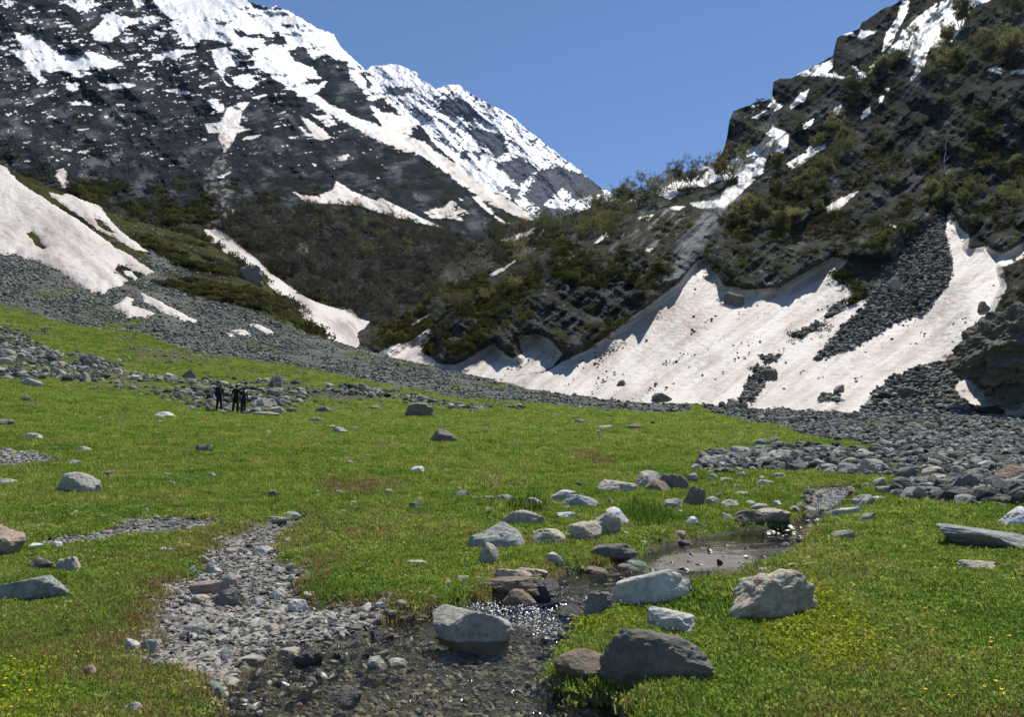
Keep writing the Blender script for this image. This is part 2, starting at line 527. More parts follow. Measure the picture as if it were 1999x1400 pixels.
def build_sheet(x0, x1, dx, sil, bot, ctrl, nrow, sil_amp, seed, relief, back=14, back_step=0.02):
    pxs = np.concatenate([np.arange(x0, max(x0, -60), 9.0), np.arange(max(x0, -60), min(x1, 2060), dx), np.arange(min(x1, 2060), x1 + 0.1, 9.0)])
    S = np.asarray(sil, float); B = np.asarray(bot, float)
    top = np.interp(pxs, S[:, 0], S[:, 1]) + sil_amp * (fbm(pxs / 26.0, seed, 0.3, 5, 0.62))
    bt = np.interp(pxs, B[:, 0], B[:, 1])
    t = np.linspace(0, 1, nrow)[:, None]
    ker = np.exp(-0.5 * (np.arange(-45, 46) / 16.0)**2); ker /= ker.sum()
    tops = np.convolve(np.pad(top, 45, mode='edge'), ker, mode='valid')
    py = bt[None] + (tops - bt)[None] * t + (top - tops)[None] * t**5
    px = np.broadcast_to(pxs[None], py.shape).copy()
    T = tps_fit(np.asarray([(a / 1000, b / 1000) for a, b, _ in ctrl]), [math.log(c) for _, _, c in ctrl], 3e-4)
    L = tps_eval(T, px / 1000, py / 1000)
    u, v = px2uv(px, py)
    L = L + relief(px, py, L, u, v)
    Y = np.exp(L)
    P = np.stack([u * Y, Y, CAM_H + v * Y], -1)
    # far side of the ridge
    k = np.arange(1, back + 1)[:, None]
    s = back_step * (k ** 1.35)
    Yt = Y[-1:]
    rough = 0.25 * back_step * fbm(np.broadcast_to(px[-1:] / 9.0, (back, px.shape[1])), np.broadcast_to(k * 0.9, (back, px.shape[1])), seed, 3)
    Pb = np.stack([u[-1:] * Yt * (1 + s), Yt * (1 + s), P[-1:, :, 2] - Yt * (s * 0.75 + rough)], -1)
    return px, py, P, Pb

def grid_normals(P):
    dr = np.gradient(P, axis=0); dc = np.gradient(P, axis=1)
    n = np.cross(dc, dr)
    n /= np.linalg.norm(n, axis=-1, keepdims=True) + 1e-12
    return n

def terrace(h, per, sharp=0.6):
    t = h / per
    f = t - np.floor(t)
    return (np.floor(t) + sstep(sharp, 1.0, f)) - t          # -1..1, zero mean-ish

def warp(px, py, seed, a=5.0):
    wx = px + a * fbm(px / 30, py / 30, seed, 4, 0.6) + 0.35 * a * pnoise(px / 5, py / 5, seed + 4)
    wy = py + 0.8 * a * fbm(px / 30, py / 30, seed + 9, 4, 0.6) + 0.3 * a * pnoise(px / 5, py / 5, seed + 14)
    return wx, wy

def paint(px, py, polys):
    m = np.zeros(px.shape, bool)
    for p in polys:
        m |= pip(px, py, p)
    return m

def soft(px, py, poly, w):
    P = np.asarray(poly)
    m = np.zeros(px.shape)
    s = (px > P[:, 0].min() - w) & (px < P[:, 0].max() + w) & (py > P[:, 1].min() - w) & (py < P[:, 1].max() + w)
    m[s] = sstep(w, -w, sdf(px[s], py[s], poly))
    return m

def finish_sheet(name, px, py, P, Pb, col, snow, ids, fields, mat, backcol, smooth_snow=True):
    nr_, nc_ = px.shape
    V = np.concatenate([P.reshape(-1, 3), Pb.reshape(-1, 3)])
    ca = np.concatenate([col.reshape(-1, 3), np.broadcast_to(backcol, (Pb.shape[0] * nc_, 3))])
    F = grid_faces(nr_ + Pb.shape[0], nc_)
    nb = F.shape[0]
    fid = np.zeros(F.shape[:2], int)
    fid[:nr_ - 1] = ids[:-1, :-1]
    fs = np.zeros(F.shape[:2], bool)
    fs[:nr_ - 1] = snow[:-1, :-1] > 0.5
    F = F.reshape(-1, 4); fid = fid.ravel(); fs = fs.ravel()
    sel = fid == 0
    at = {'col': ca}
    o = obj(name, sub_mesh(name, V, F[sel], [mat, MAT['snow']], fs[sel], at, fs[sel].astype(int)), kind='structure')
    for k, (lab, grp) in fields.items():
        s2 = fid == k
        if s2.sum() < 4:
            continue
        so = obj('snow_field' if s2.sum() > 900 else 'snow_patch', sub_mesh('snow', V, F[s2], [MAT['snow']], True, at), label=lab, category='snow')
        if grp:
            so['group'] = grp
    return o

SNOW_W = np.array((0.80, 0.80, 0.80))
def snow_col(px, py, dirt_amt, ang, seed):
    """old snow: off-white with dust bands that run down the slope"""
    c, s = math.cos(ang), math.sin(ang)
    a = px * c + py * s; b = -px * s + py * c
    n = fbm(a / 160, b / 22, seed, 5, 0.6)
    n2 = fbm(px / 60, py / 60, seed + 3, 4)
    n3 = fbm(a / 50, b / 7, seed + 7, 4, 0.65)
    d = np.clip((sstep(-0.25, 0.5, n + 0.4 * n2) + 0.55 * sstep(0.1, 0.5, n3)) * dirt_amt, 0, 1)
    c1 = np.array((0.55, 0.51, 0.47)); c2 = np.array((0.255, 0.205, 0.17))
    return c1 * (1 - d[..., None]) + c2 * d[..., None]

# ---- distant peak
PEAK_SIL = [(560,130),(640,150),(690,150),(716,134),(726,127),(750,126),(775,126),(795,132),(812,142),(820,156),(836,163),(850,172),(865,170),(878,165),(895,167),(925,184),(950,199),(985,218),(1010,233),(1030,255),(1060,276),(1090,300),(1120,324),(1150,349),(1172,365),(1190,374),(1210,392),(1240,420),(1300,455),(1360,480)]
PEAK_BOT = [(560,420),(800,440),(1000,500),(1360,560)]
PEAK_C = [(560,130,2500),(750,126,2500),(880,165,2300),(1050,270,2100),(1190,372,1900),(1360,480,1800),(560,420,1500),(800,300,1800),(830,240,2050),(900,300,1900),(950,380,1500),(1050,400,1550),(1050,500,1150),(1200,450,1500),(1360,560,1300),(700,250,1900),(1120,360,1800),(1000,300,1900)]
def peak_relief(px, py, L, u, v):
    c, s = math.cos(0.75), math.sin(0.75)
    a = px * c + py * s; b = -px * s + py * c
    r = 0.045 * ridged(a / 190, b / 75, 1.5, 5, 0.55)
    c, s = math.cos(2.2), math.sin(2.2)
    a2 = px * c + py * s; b2 = -px * s + py * c
    r = r + 0.025 * ridged(a2 / 120, b2 / 45, 3.5, 5, 0.6)
    return -r + 0.004 * fbm(px / 6, py / 6, 2.2, 3)
px, py, P, Pb = build_sheet(560, 1360, 1.7, PEAK_SIL, PEAK_BOT, PEAK_C, 240, 9, 3.1, peak_relief, 10, 0.03)
n_ = grid_normals(P)
wx_, wy_ = warp(px, py, 5.0, 6)
amt = np.full(px.shape, 0.75)
ROCKS_PEAK = [zq(600,50,p) for p in (
  [(430,340),(580,345),(590,370),(500,395),(430,380)], [(740,440),(830,400),(900,440),(940,510),(900,550),(860,500),(750,500)],
  [(900,570),(980,580),(1090,600),(1120,700),(1060,740),(1000,690),(930,640)], [(1050,780),(1180,720),(1280,800),(1180,890),(1100,820)],
  [(1280,820),(1400,780),(1600,860),(1650,930),(1500,960),(1420,900),(1300,1010),(1220,960)], [(850,700),(900,690),(900,740),(860,750)],
  [(1300,1010),(1500,1040),(1440,1100),(1300,1080)], [(900,700),(980,700),(960,760)], [(1100,900),(1180,910),(1150,960)], [(1230,640),(1290,630),(1250,680)])]
rk = sum(soft(wx_, wy_, p, 7) for p in ROCKS_PEAK)
strk = fbm((px * 0.8 + py * 0.6) / 34, (-px * 0.6 + py * 0.8) / 9, 8.0, 5, 0.65)
fine = fbm(px / 7, py / 5, 9.0, 4, 0.65)
sn = 0.62 - 1.15 * np.clip(rk, 0, 1) + 0.55 * strk + 0.75 * fine + 1.1 * (n_[..., 2] - 0.55) - 0.55 * sstep(280, 420, py)
snow = (sn > 0.18).astype(float)
rockc = np.array((0.095, 0.10, 0.115)) * (1 + 0.5 * fbm(px / 12, py / 9, 12, 4))[..., None]
col = np.where(snow[..., None] > 0.5, np.array((0.68, 0.685, 0.70)) * (1 + 0.04 * fine[..., None]), rockc)
finish_sheet('distant_peak', px, py, P, Pb, col, snow, np.zeros(px.shape, int), {}, MAT['peak'], np.array((0.5, 0.5, 0.52)))

# ---- left mountain
LM_SIL = [(-420,-260),(100,-190),(300,-110),(420,-40),(480,-2),(505,6),(520,16),(540,12),(560,18),(575,26),(600,46),(630,56),(652,66),(668,92),(690,116),(715,138),(742,168),(760,190),(782,218),(805,238),(827,252),(840,268),(852,283),(887,315),(929,349),(964,367),(1002,391),(1030,410),(1055,424),(1090,455),(1130,500),(1180,560)]
LM_BOT = [(-420,330),(-150,320),(0,400),(100,430),(200,470),(300,510),(410,525),(480,575),(560,640),(640,700),(750,735),(900,760),(1000,745),(1180,720)]
LM_C = [(-420,300,230),(-200,250,235),(-420,-260,1000),(0,300,215),(0,380,200),(100,350,225),(0,230,290),(200,400,222),(300,470,205),(410,480,212),(410,450,225),(450,480,208),(520,550,178),(600,600,163),(680,650,146),(750,700,124),(850,725,116),(720,630,165),(650,600,178),(700,560,230),(600,520,250),(800,560,250),(900,500,350),(700,470,345),(850,450,420),(600,420,345),(450,400,285),(300,390,265),(100,250,330),(100,150,420),(-200,100,440),(0,0,620),(300,250,400),(500,300,440),(700,350,500),(900,420,560),(1000,440,680),(1055,425,820),(964,367,950),(827,250,1050),(715,134,1100),(600,40,1100),(480,0,1050),(650,230,760),(850,330,760),(450,150,640),(300,0,850),(200,-100,950),(1100,500,450),(1000,550,300),(950,600,210),(1000,700,140),(1180,700,140),(1180,560,300)]
def lm_relief(px, py, L, u, v):
    Y = np.exp(L); Z = CAM_H + v * Y
    up = np.clip(sstep(600, 400, py) + 0.0 * px, 0.12, 1) * (1 - 0.85 * soft(px, py, [(395,440),(470,460),(560,550),(700,600),(860,650),(900,760),(600,760),(480,600)], 25))
    c, s = math.cos(0.72), math.sin(0.72)
    a = px * c + py * s; b = -px * s + py * c
    sp = 0.075 * ridged(a / 420, b / 130, 0.7, 3, 0.5)
    c, s = math.cos(1.25), math.sin(1.25)
    a2 = px * c + py * s; b2 = -px * s + py * c
    sp = sp + 0.030 * ridged(a2 / 130, b2 / 80, 4.7, 3, 0.5)
    r = -sp * (0.35 + 0.65 * up)
    # ledges: horizontal steps of wandering height
    dipy = py + 0.10 * (px - 400) + 16 * fbm(px / 120, py / 120, 2.0, 3)
    r = r + (-0.030 * terrace(-dipy, 46 + 0.0 * px, 0.55) - 0.010 * terrace(-dipy + 9 * fbm(px / 40, py / 40, 7, 3), 15, 0.5)) * up * (-1)
    r = r - 0.018 * fbm(px / 34, py / 22, 5.5, 4, 0.6) * (0.3 + 0.7 * up) - 0.006 * fbm(px / 6, py / 5, 6.5, 3, 0.6) * (0.35 + 0.65 * up)
    return r
px, py, P, Pb = build_sheet(-420, 1180, 2.0, LM_SIL, LM_BOT, LM_C, 400, 11, 7.3, lm_relief, 10, 0.03)
n_ = grid_normals(P)
wx_, wy_ = warp(px, py, 15.0, 6)
wx2, wy2 = warp(px, py, 25.0, 3)
LM_SNOW = [zq(0,0,p) for p in (
 [(380,20),(480,0),(560,15),(520,45),(430,50)], [(730,-20),(830,5),(760,40)], [(670,90),(760,100),(860,90),(870,120),(760,130),(720,140),(640,200),(610,230),(530,220),(510,180),(600,80)],
 [(870,-20),(1010,-20),(1050,60),(960,100),(900,60)], [(935,115),(1090,120),(1180,190),(1230,220),(1120,215),(1090,255),(1040,250),(1000,190)], [(860,165),(930,180),(910,205),(870,185)],
 [(900,285),(1000,275),(1090,285),(1000,302),(960,322),(930,312)], [(850,300),(920,320),(910,350),(850,325)],
 [(80,180),(130,188),(240,235),(300,285),(400,308),(520,288),(620,328),(680,360),(560,392),(440,432),(380,402),(230,392),(200,360),(150,310),(110,235)],
 [(75,285),(130,280),(200,350),(220,410),(265,450),(240,460),(180,410),(130,340)], [(365,465),(440,455),(430,500),(380,505)], [(390,565),(520,570),(500,584),(400,582)],
 [(560,470),(700,465),(750,482),(620,493)], [(900,500),(1000,490),(1065,520),(960,517)], [(1185,280),(1260,270),(1380,350),(1310,365),(1250,370),(1240,430),(1300,490),(1270,485),(1210,390)],
 [(1290,430),(1380,410),(1480,430),(1410,482),(1390,492),(1310,470)], [(1165,560),(1200,550),(1250,590),(1240,635),(1180,600)],
 [(1360,765),(1460,745),(1420,772),(1360,774)], [(1680,650),(1750,690),(1790,720),(1760,740),(1700,690)], [(1740,640),(1830,640),(1880,690),(1830,710)],
 [(1280,1155),(1330,1160),(1295,1195)], [(310,980),(340,935),(375,960),(370,1000),(415,1050),(350,1050)], [(430,845),(495,838),(480,857)], [(340,828),(400,836),(395,846)], [(1030,698),(1070,722),(1045,716)],
 [(1660,700),(1720,740),(1800,760),(1780,775),(1700,745)], [(1890,870),(1940,862),(1920,885),(1895,888)], [(1210,985),(1290,955),(1240,1000)], [(1420,430),(1500,420),(1480,440)],
 [(1400,540),(1480,530),(1440,560)], [(640,575),(690,580),(660,590)], [(560,640),(610,645),(590,655)], [(1160,620),(1210,625),(1190,640)])]
LM_SNOW += [zq(600,50,p) for p in ([(0,520),(60,560),(130,620),(80,640),(0,570)], [(170,735),(230,715),(210,745)], [(640,1040),(760,1010),(800,960),(910,1045),(860,1060),(870,1100),(800,1080),(690,1075)], [(900,945),(960,960),(1060,1060),(1125,1100),(1090,1115),(1000,1040)],
 [(20,765),(60,778),(40,785)], [(840,960),(880,970),(860,985)], [(980,930),(1060,950),(1160,1000),(1290,1070),(1310,1095),(1200,1070),(1080,1010)])]
COUL = zq(600,50,[(-330,190),(-240,170),(-120,250),(0,345),(110,430),(220,490),(430,590),(640,680),(760,760),(880,850),(1000,920),(1100,990),(1310,1095),(1230,1090),(1100,1040),(960,970),(860,890),(760,800),(640,720),(520,690),(420,650),(240,560),(90,470),(0,420),(-160,310)])
UPPER = [(300,-130),(420,-60),(480,-10),(560,15),(652,60),(715,130),(782,212),(852,278),(964,362),(1055,425),(1000,400),(940,372),(870,335),(800,280),(740,262),(640,205),(560,150),(500,110),(420,70),(360,40),(300,10)]
ROCKS_UP = [zq(0,0,p) for p in ([(1200,110),(1290,120),(1280,135),(1210,135)],[(1280,140),(1380,180),(1470,190),(1420,215),(1330,200)],[(1450,200),(1590,200),(1600,250),(1480,255)],[(1600,280),(1700,260),(1750,330),(1730,370),(1640,340)],[(1760,330),(1830,310),(1860,340),(1800,370)],[(1360,250),(1440,270),(1400,300)],[(1750,520),(1860,440),(1960,520),(1999,560),(1999,620),(1880,580)],[(1360,-20),(1450,20),(1480,60),(1420,40)])]
ROCKS_UP += [zq(600,50,p) for p in ([(0,190),(90,170),(230,200),(240,330),(140,330),(60,280)],[(130,340),(260,300),(330,400),(410,560),(300,520),(120,430)],[(330,420),(430,400),(530,500),(420,480)],[(560,560),(640,580),(720,660),(820,760),(700,690)],[(0,290),(90,310),(60,330),(0,320)],[(300,260),(370,330),(340,350)],[(530,600),(650,610),(640,640)])]
zone_up = soft(wx_, wy_, UPPER, 10)
rk = np.clip(sum(soft(wx_, wy_, p, 5) for p in ROCKS_UP), 0, 1)
coul = soft(wx_, wy_, COUL, 5)
pat = np.clip(sum(soft(wx2, wy2, p, 3.5) for p in LM_SNOW), 0, 1)
strk = fbm((px * 0.78 + py * 0.62) / 40, (-px * 0.62 + py * 0.78) / 9, 38.0, 5, 0.65)
led = fbm(px / 38, (py + 0.15 * px) / 6.5, 33.0, 4, 0.6)
fine = fbm(px / 6, py / 4.5, 39.0, 4, 0.65)
sn = -0.55 + 1.15 * zone_up * (1 - rk) - 0.35 * rk * zone_up + 0.80 * coul + 0.92 * pat + 0.85 * strk * zone_up + 0.46 * fine + 0.95 * led + 0.7 * (n_[..., 2] - 0.5) * sstep(420, 300, py)
thin = ridged((px * 0.80 + py * 0.60) / 70, (-px * 0.60 + py * 0.80) / 11, 36.0, 3, 0.6)
sn += 0.70 * (thin - 0.45) * sstep(400, 260, py + 0.12 * (px - 500)) * (0.55 + 0.45 * zone_up)
sn -= 0.75 * np.maximum(fbm(px / 16, py / 9, 37.0, 4, 0.6) - 0.06, 0) * (zone_up + 0.6 * pat)
sn += 0.22 * sstep(330, 60, py) - 0.35 * sstep(330, 430, py) * (1 - np.maximum(pat, coul))
snow = (sn > 0.12).astype(float)
# colours of the bare ground
low = sstep(300, 420, py + 0.15 * (px - 500))
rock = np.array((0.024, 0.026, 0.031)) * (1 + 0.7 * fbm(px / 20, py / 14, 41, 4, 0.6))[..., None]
strata = fbm((px + 0.2 * py) / 34, (py + 0.16 * px) / 5.0, 46, 4, 0.65)
pale = sstep(0.22, 0.42, 0.55 * fbm(px / 40, py / 24, 42, 4, 0.6) + 0.55 * fine + 0.4 * strata)
rock = lerp3(rock, (0.098, 0.101, 0.110), sstep(0.0, 0.4, fbm(px / 50, py / 30, 49, 4) + 0.4 * strata) * 0.8)
rock = lerp3(rock, (0.20, 0.202, 0.21), pale * 0.9)
vegn = sstep(0.0, 0.35, fbm(px / 60, py / 35, 43, 4) + 0.3 * low - 0.15)
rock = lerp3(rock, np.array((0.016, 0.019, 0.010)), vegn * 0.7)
FOREST = [(560,400),(640,395),(740,420),(820,440),(920,470),(1000,480),(1000,640),(900,640),(780,620),(720,610),(660,600),(600,580),(540,540),(470,480),(440,440),(470,400)]
fo = soft(wx_, wy_, FOREST, 18)
rock = lerp3(rock, (0.042, 0.040, 0.032), fo * 0.85 * (0.35 + 0.65 * sstep(-0.2, 0.2, fbm(px / 25, py / 18, 57, 4))))
GREENS = [(200,390),(260,400),(340,430),(410,450),(440,500),(500,540),(560,590),(640,660),(560,600),(420,560),(330,520),(280,460)]
rock = lerp3(rock, (0.045, 0.052, 0.018), soft(wx_, wy_, GREENS, 14) * 0.7)
GULLY = [(400,330),(440,300),(450,360),(440,450),(420,470),(400,440)]
rock = lerp3(rock, (0.17, 0.165, 0.155), soft(wx_, wy_, GULLY, 8) * sstep(-0.1, 0.3, fbm(px / 9, py / 9, 47, 4)))
GUL2 = [(585,470),(600,470),(600,570),(585,570)]
rock = lerp3(rock, (0.15, 0.145, 0.14), soft(wx_, wy_, GUL2, 6) * sstep(-0.1, 0.3, fbm(px / 7, py / 9, 48, 4)))
scol = snow_col(px, py, np.clip(0.25 + 0.75 * sstep(60, 330, py), 0, 1), 0.75, 61)
scol = lerp3(scol, (0.66, 0.665, 0.68), sstep(300, 120, py))
col = np.where(snow[..., None] > 0.5, scol, rock)
GULLYSNOW = [(398,448),(425,448),(452,463),(462,475),(500,505),(530,532),(562,558),(600,582),(640,598),(672,605),(684,602),(700,622),(722,628),(708,645),(732,660),(765,666),(800,665),(826,650),(840,655),(834,690),(870,715),(880,745),(790,735),(745,722),(690,712),(630,690),(612,652),(585,612),(545,577),(520,552),(490,535),(465,518),(440,498),(412,472)]
BAND = [(566,372),(592,380),(612,383),(648,371),(657,353),(690,375),(735,392),(742,385),(792,410),(866,445),(820,436),(780,426),(740,415),(700,400),(640,397),(600,395)]
CENTRAL = zq(0,0,[(1140,690),(1230,680),(1270,600),(1330,570),(1390,565),(1350,620),(1340,700),(1400,720),(1330,740),(1290,800),(1250,850),(1215,770),(1220,740),(1160,740)])
ids = np.zeros(px.shape, int)
holes = fbm(px / 10, py / 7, 71, 4) > 0.42
for k, poly in ((1, GULLYSNOW), (2, BAND), (3, CENTRAL)):
    m = pip(wx2, wy2, poly) & ~(holes & (k == 2))
    ids[m] = k
    col[m] = scol[m]; snow[m] = 1
LEFT = dict(px=px, py=py, P=P, snow=snow, fo=fo)
LM_SNOWTEX = None
finish_sheet('left_mountain', px, py, P, Pb, col, snow, ids, {
  1: ('long dusty snow tongue in the gully between scree slope and dark wooded hill', None),
  2: ('dirty snow band above the brown wooded hill in the valley centre', None),
  3: ('forked snow patch in a gully of the dark left rock face', None)}, MAT['rockface'], np.array((0.4, 0.4, 0.42)))

# ---- right mountain
RM_SIL = [(690,655),(715,640),(740,630),(790,608),(830,592),(845,560),(870,520),(900,492),(940,470),(985,458),(1030,450),(1070,436),(1110,420),(1150,404),(1190,392),(1230,382),(1270,370),(1310,352),(1360,328),(1395,316),(1410,298),(1416,284),(1420,262),(1424,236),(1432,218),(1455,208),(1482,198),(1506,194),(1510,160),(1520,154),(1545,150),(1590,128),(1626,106),(1630,88),(1634,74),(1640,68),(1664,62),(1678,52),(1682,42),(1710,26),(1738,12),(1752,2),(1770,-12),(1850,-70),(2000,-150),(2380,-300)]
RM_BOT = [(690,735),(830,750),(950,775),(1150,800),(1350,815),(1550,828),(1700,832),(2000,840),(2380,845)]
RM_C = [(690,735,110),(690,655,150),(720,640,152),(760,700,117),(830,750,96),(830,715,106),(950,775,87),(950,740,97),(1150,800,79),(1150,775,87),(1350,815,75),(1350,790,81),(1550,828,71),(1550,803,78),(1750,832,68),(1750,806,75),(2000,840,65),(2000,813,71),(2380,845,64),
 (1375,515,133),(1250,600,119),(1150,680,105),(1500,570,123),(1640,505,128),(1800,620,102),(1900,500,114),(1700,700,92),(1450,700,96),(1990,640,86),(1990,720,76),(1850,430,133),(1620,620,110),
 (1250,470,150),(1100,480,158),(950,560,150),(880,600,138),(860,690,114),(1000,640,118),(1050,700,103),(1150,600,120),(1250,560,125),(800,650,135),
 (1300,420,188),(1200,430,192),(1100,450,218),(1030,452,250),(930,475,255),(870,525,235),(1250,378,240),(1310,352,255),(1400,310,262),(1420,250,262),(1510,165,280),(1632,80,305),(1740,12,335),(1850,-70,370),(2000,-150,390),(2380,-300,420),
 (1450,350,215),(1550,350,188),(1600,250,225),(1550,220,250),(1700,100,285),(1800,100,252),(1900,50,262),(1990,0,258),(1990,150,196),(1900,200,188),(1990,350,160),(1900,400,150),(1750,300,192),(1700,450,142),(1600,450,150),(1500,450,155),(1430,490,143),(1500,545,128),(1600,400,165),(2200,300,150),(2200,600,85),(2200,0,240),(1400,420,175)]
def rm_relief(px, py, L, u, v):
    c, s = math.cos(-0.75), math.sin(-0.75)          # strata rise to the right
    a = px * c + py * s; b = -px * s + py * c
    fan = np.clip(soft(px, py, FAN_ALL, 14), 0, 1)
    w = 1 - fan
    r = -0.055 * ridged(a / 260, b / 90, 11.5, 3, 0.5) - 0.028 * ridged(a / 110, b / 40, 13.5, 4, 0.55)
    h = -py + 14 * fbm(px / 90, py / 90, 14, 3) + 0.55 * (px - 1400)
    r = r + 0.030 * terrace(h, 62, 0.55) + 0.008 * terrace(h + 6 * fbm(px / 25, py / 25, 15, 3), 17, 0.5)
    r = r - 0.012 * fbm(px / 24, py / 24, 16, 4, 0.6) - 0.004 * fbm(px / 6, py / 6, 17, 3, 0.6)
    # cliffs that stand over the snow
    for poly, dep in CLIFFS:
        r = r - dep * soft(px, py, poly, 9)
    sn_ = -0.006 * fbm(px / 90, py / 60, 18, 4) + 0.004 * fbm((px * 0.8 - py * 0.6) / 90, (px * 0.6 + py * 0.8) / 16, 19, 4)
    return r * w + sn_ * fan
FAN_ALL = [(700,690),(760,700),(800,668),(850,662),(845,700),(862,712),(890,710),(960,668),(985,690),(1015,700),(1010,670),(1050,650),(1100,690),(1120,690),(1180,660),(1260,600),(1295,578),(1330,548),(1352,520),(1362,508),(1380,505),(1395,520),(1408,556),(1455,566),(1520,562),(1590,520),(1625,502),(1656,508),(1740,500),(1760,460),(1800,440),(1840,405),(1855,400),(1870,440),(1892,460),(1890,485),(1925,480),(1960,495),(2010,465),(2010,500),(1955,520),(1965,560),(1945,600),(1930,640),(1890,690),(1880,720),(1960,740),(2010,720),(2380,720),(2380,860),(690,860)]
CLIFFS = [([(1395,470),(1440,470),(1560,480),(1640,470),(1690,460),(1700,480),(1655,505),(1590,520),(1520,562),(1455,566),(1408,556)], 0.018),
          ([(975,600),(1050,570),(1200,560),(1290,575),(1260,598),(1180,655),(1120,685),(1060,660),(1000,655),(985,690),(970,650)], 0.02),
          ([(835,580),(900,600),(960,640),(890,708),(862,712),(845,690),(850,650)], 0.025),
          ([(1810,190),(1900,170),(2100,150),(2100,420),(1990,440),(1880,440),(1830,380),(1860,300)], 0.03),
          ([(1880,600),(1940,560),(2100,540),(2100,720),(1990,740),(1900,742),(1878,700),(1890,640)], 0.05),
          ([(1640,500),(1700,450),(1790,440),(1780,490),(1720,530),(1660,568)], 0.03)]
px, py, P, Pb = build_sheet(690, 2380, 2.0, RM_SIL, RM_BOT, RM_C, 430, 7, 17.3, rm_relief, 12, 0.03)
n_ = grid_normals(P)
wx_, wy_ = warp(px, py, 115.0, 6)
wx2, wy2 = warp(px, py, 125.0, 4)
FAN = [(935,742),(1000,735),(1060,728),(1100,705),(1150,682),(1230,622),(1290,578),(1330,548),(1352,520),(1362,508),(1380,505),(1395,520),(1408,556),(1455,566),(1520,562),(1590,522),(1625,503),(1656,508),(1622,545),(1650,560),(1672,578),(1640,605),(1700,580),(1690,620),(1650,660),(1590,700),(1650,690),(1700,662),(1745,632),(1800,615),(1850,560),(1862,520),(1845,470),(1850,415),(1860,415),(1872,445),(1892,460),(1890,485),(1925,482),(1960,495),(2010,465),(2010,500),(1955,522),(1965,560),(1945,600),(1930,640),(1890,690),(1850,705),(1790,715),(1750,740),(1700,775),(1690,800),(1690,860),(900,860),(900,742)]
SNOW2 = [(860,712),(890,712),(930,690),(962,668),(985,692),(1000,700),(1020,690),(1012,655),(1050,652),(1070,662),(1098,690),(1080,715),(1050,728),(1000,735),(940,742),(900,735),(880,760),(845,735)]
SNOW3 = [(1878,715),(1900,740),(1960,745),(2010,715),(2380,700),(2380,860),(1950,860),(1905,800),(1870,780),(1860,740)]
SNOW4 = [(690,690),(740,690),(770,672),(800,668),(838,640),(848,655),(830,690),(862,714),(850,735),(790,720),(690,730)]
RIDGE = zq(1299,0,[(0,1010),(60,990),(200,930),(290,900),(330,920),(420,850),(520,800),(560,740),(600,710),(690,740),(680,820),(640,870),(560,880),(540,970),(490,1010),(420,1080),(330,1160),(200,1160),(150,1150),(140,1130),(230,1120),(300,1110),(330,1060),(410,1020),(400,985),(320,1000),(230,1040),(120,1040),(50,1060),(0,1100),(-60,1080),(-160,1120),(-220,1130),(-120,1050)])
UPSTREAK = zq(1299,0,[(1320,-40),(1375,-40),(1340,90),(1280,200),(1240,290),(1340,340),(1400,370),(1360,440),(1370,450),(1440,380),(1470,270),(1530,260),(1590,240),(1640,170),(1700,50),(1900,-40),(1640,-20),(1500,20),(1400,100),(1330,160),(1290,230),(1205,290),(1230,180),(1290,90)])
RM_SNOW = [zq(1299,0,p) for p in (
 [(710,420),(850,360),(930,330),(940,370),(900,410),(1000,430),(1060,400),(1040,370),(1060,365),(1090,400),(1000,440),(880,425)], [(970,190),(1050,170),(1180,175),(1110,215)], [(1010,520),(1060,420),(1120,390),(1190,330),(1150,400),(1060,500)],
 [(840,720),(900,650),(980,570),(970,620),(890,700)], [(1085,670),(1100,620),(1150,590),(1140,640)], [(780,840),(850,750),(840,800),(800,840)], [(670,910),(740,870),(900,790),(890,820),(760,920),(700,950)],
 [(830,1170),(900,1150),(990,1100),(1085,1060),(1040,1100),(960,1180),(910,1190),(890,1160)], [(470,660),(640,570),(650,600),(520,660)], [(1780,390),(1850,370),(1900,400),(1860,410)], [(1920,400),(1999,380),(1999,410),(1930,415)],
 [(760,690),(830,660),(800,720),(770,720)], [(750,520),(800,500),(780,560),(700,610),(690,590)], [(1220,490),(1260,490),(1240,510)], [(1190,540),(1215,530),(1205,590),(1190,590)], [(0,1090),(60,1060),(80,1075),(20,1110)], [(1310,1295),(1430,1285),(1420,1310),(1340,1310)], [(1250,1255),(1300,1262),(1280,1270)], [(30,1155),(100,1155),(80,1170)], [(560,600),(600,560),(650,590),(600,600)],
 [(470,590),(540,580),(480,600)], [(480,620),(500,620),(490,630)])]
RM_SNOW += [zq(650,400,p) for p in ([(1380,405),(1480,412),(1450,425),(1390,420)], [(1500,430),(1625,430),(1600,445),(1520,445)], [(380,700),(440,660),(530,605),(525,640),(440,690),(400,705)], [(1300,450),(1320,445),(1318,480),(1305,480)],
 [(870,390),(960,345),(1050,290),(1030,310),(950,370),(890,400)], [(1220,340),(1290,310),(1370,260),(1330,300),(1270,330)], [(1450,220),(1500,170),(1560,140),(1540,170),(1480,210)], [(1110,240),(1150,245),(1120,250)], [(910,190),(980,185),(1050,150),(1100,130),(1150,110),(1120,160),(1000,200),(930,200)], [(1130,190),(1170,140),(1190,150),(1150,200)], [(1880,20),(1960,10),(1930,30),(1890,28)], [(1700,70),(1790,50),(1760,90),(1720,85)], [(1720,250),(1790,240),(1760,262)])]
WETROCK_SHINE = zq(1299,0,[(280,1100),(420,1080),(480,1090),(330,1210),(250,1300),(200,1400),(130,1500),(60,1560),(0,1560),(60,1400),(150,1250)])
WETROCK2_SHINE = [(1240,400),(1300,395),(1340,420),(1330,470),(1290,520),(1240,540),(1180,520),(1170,470)]
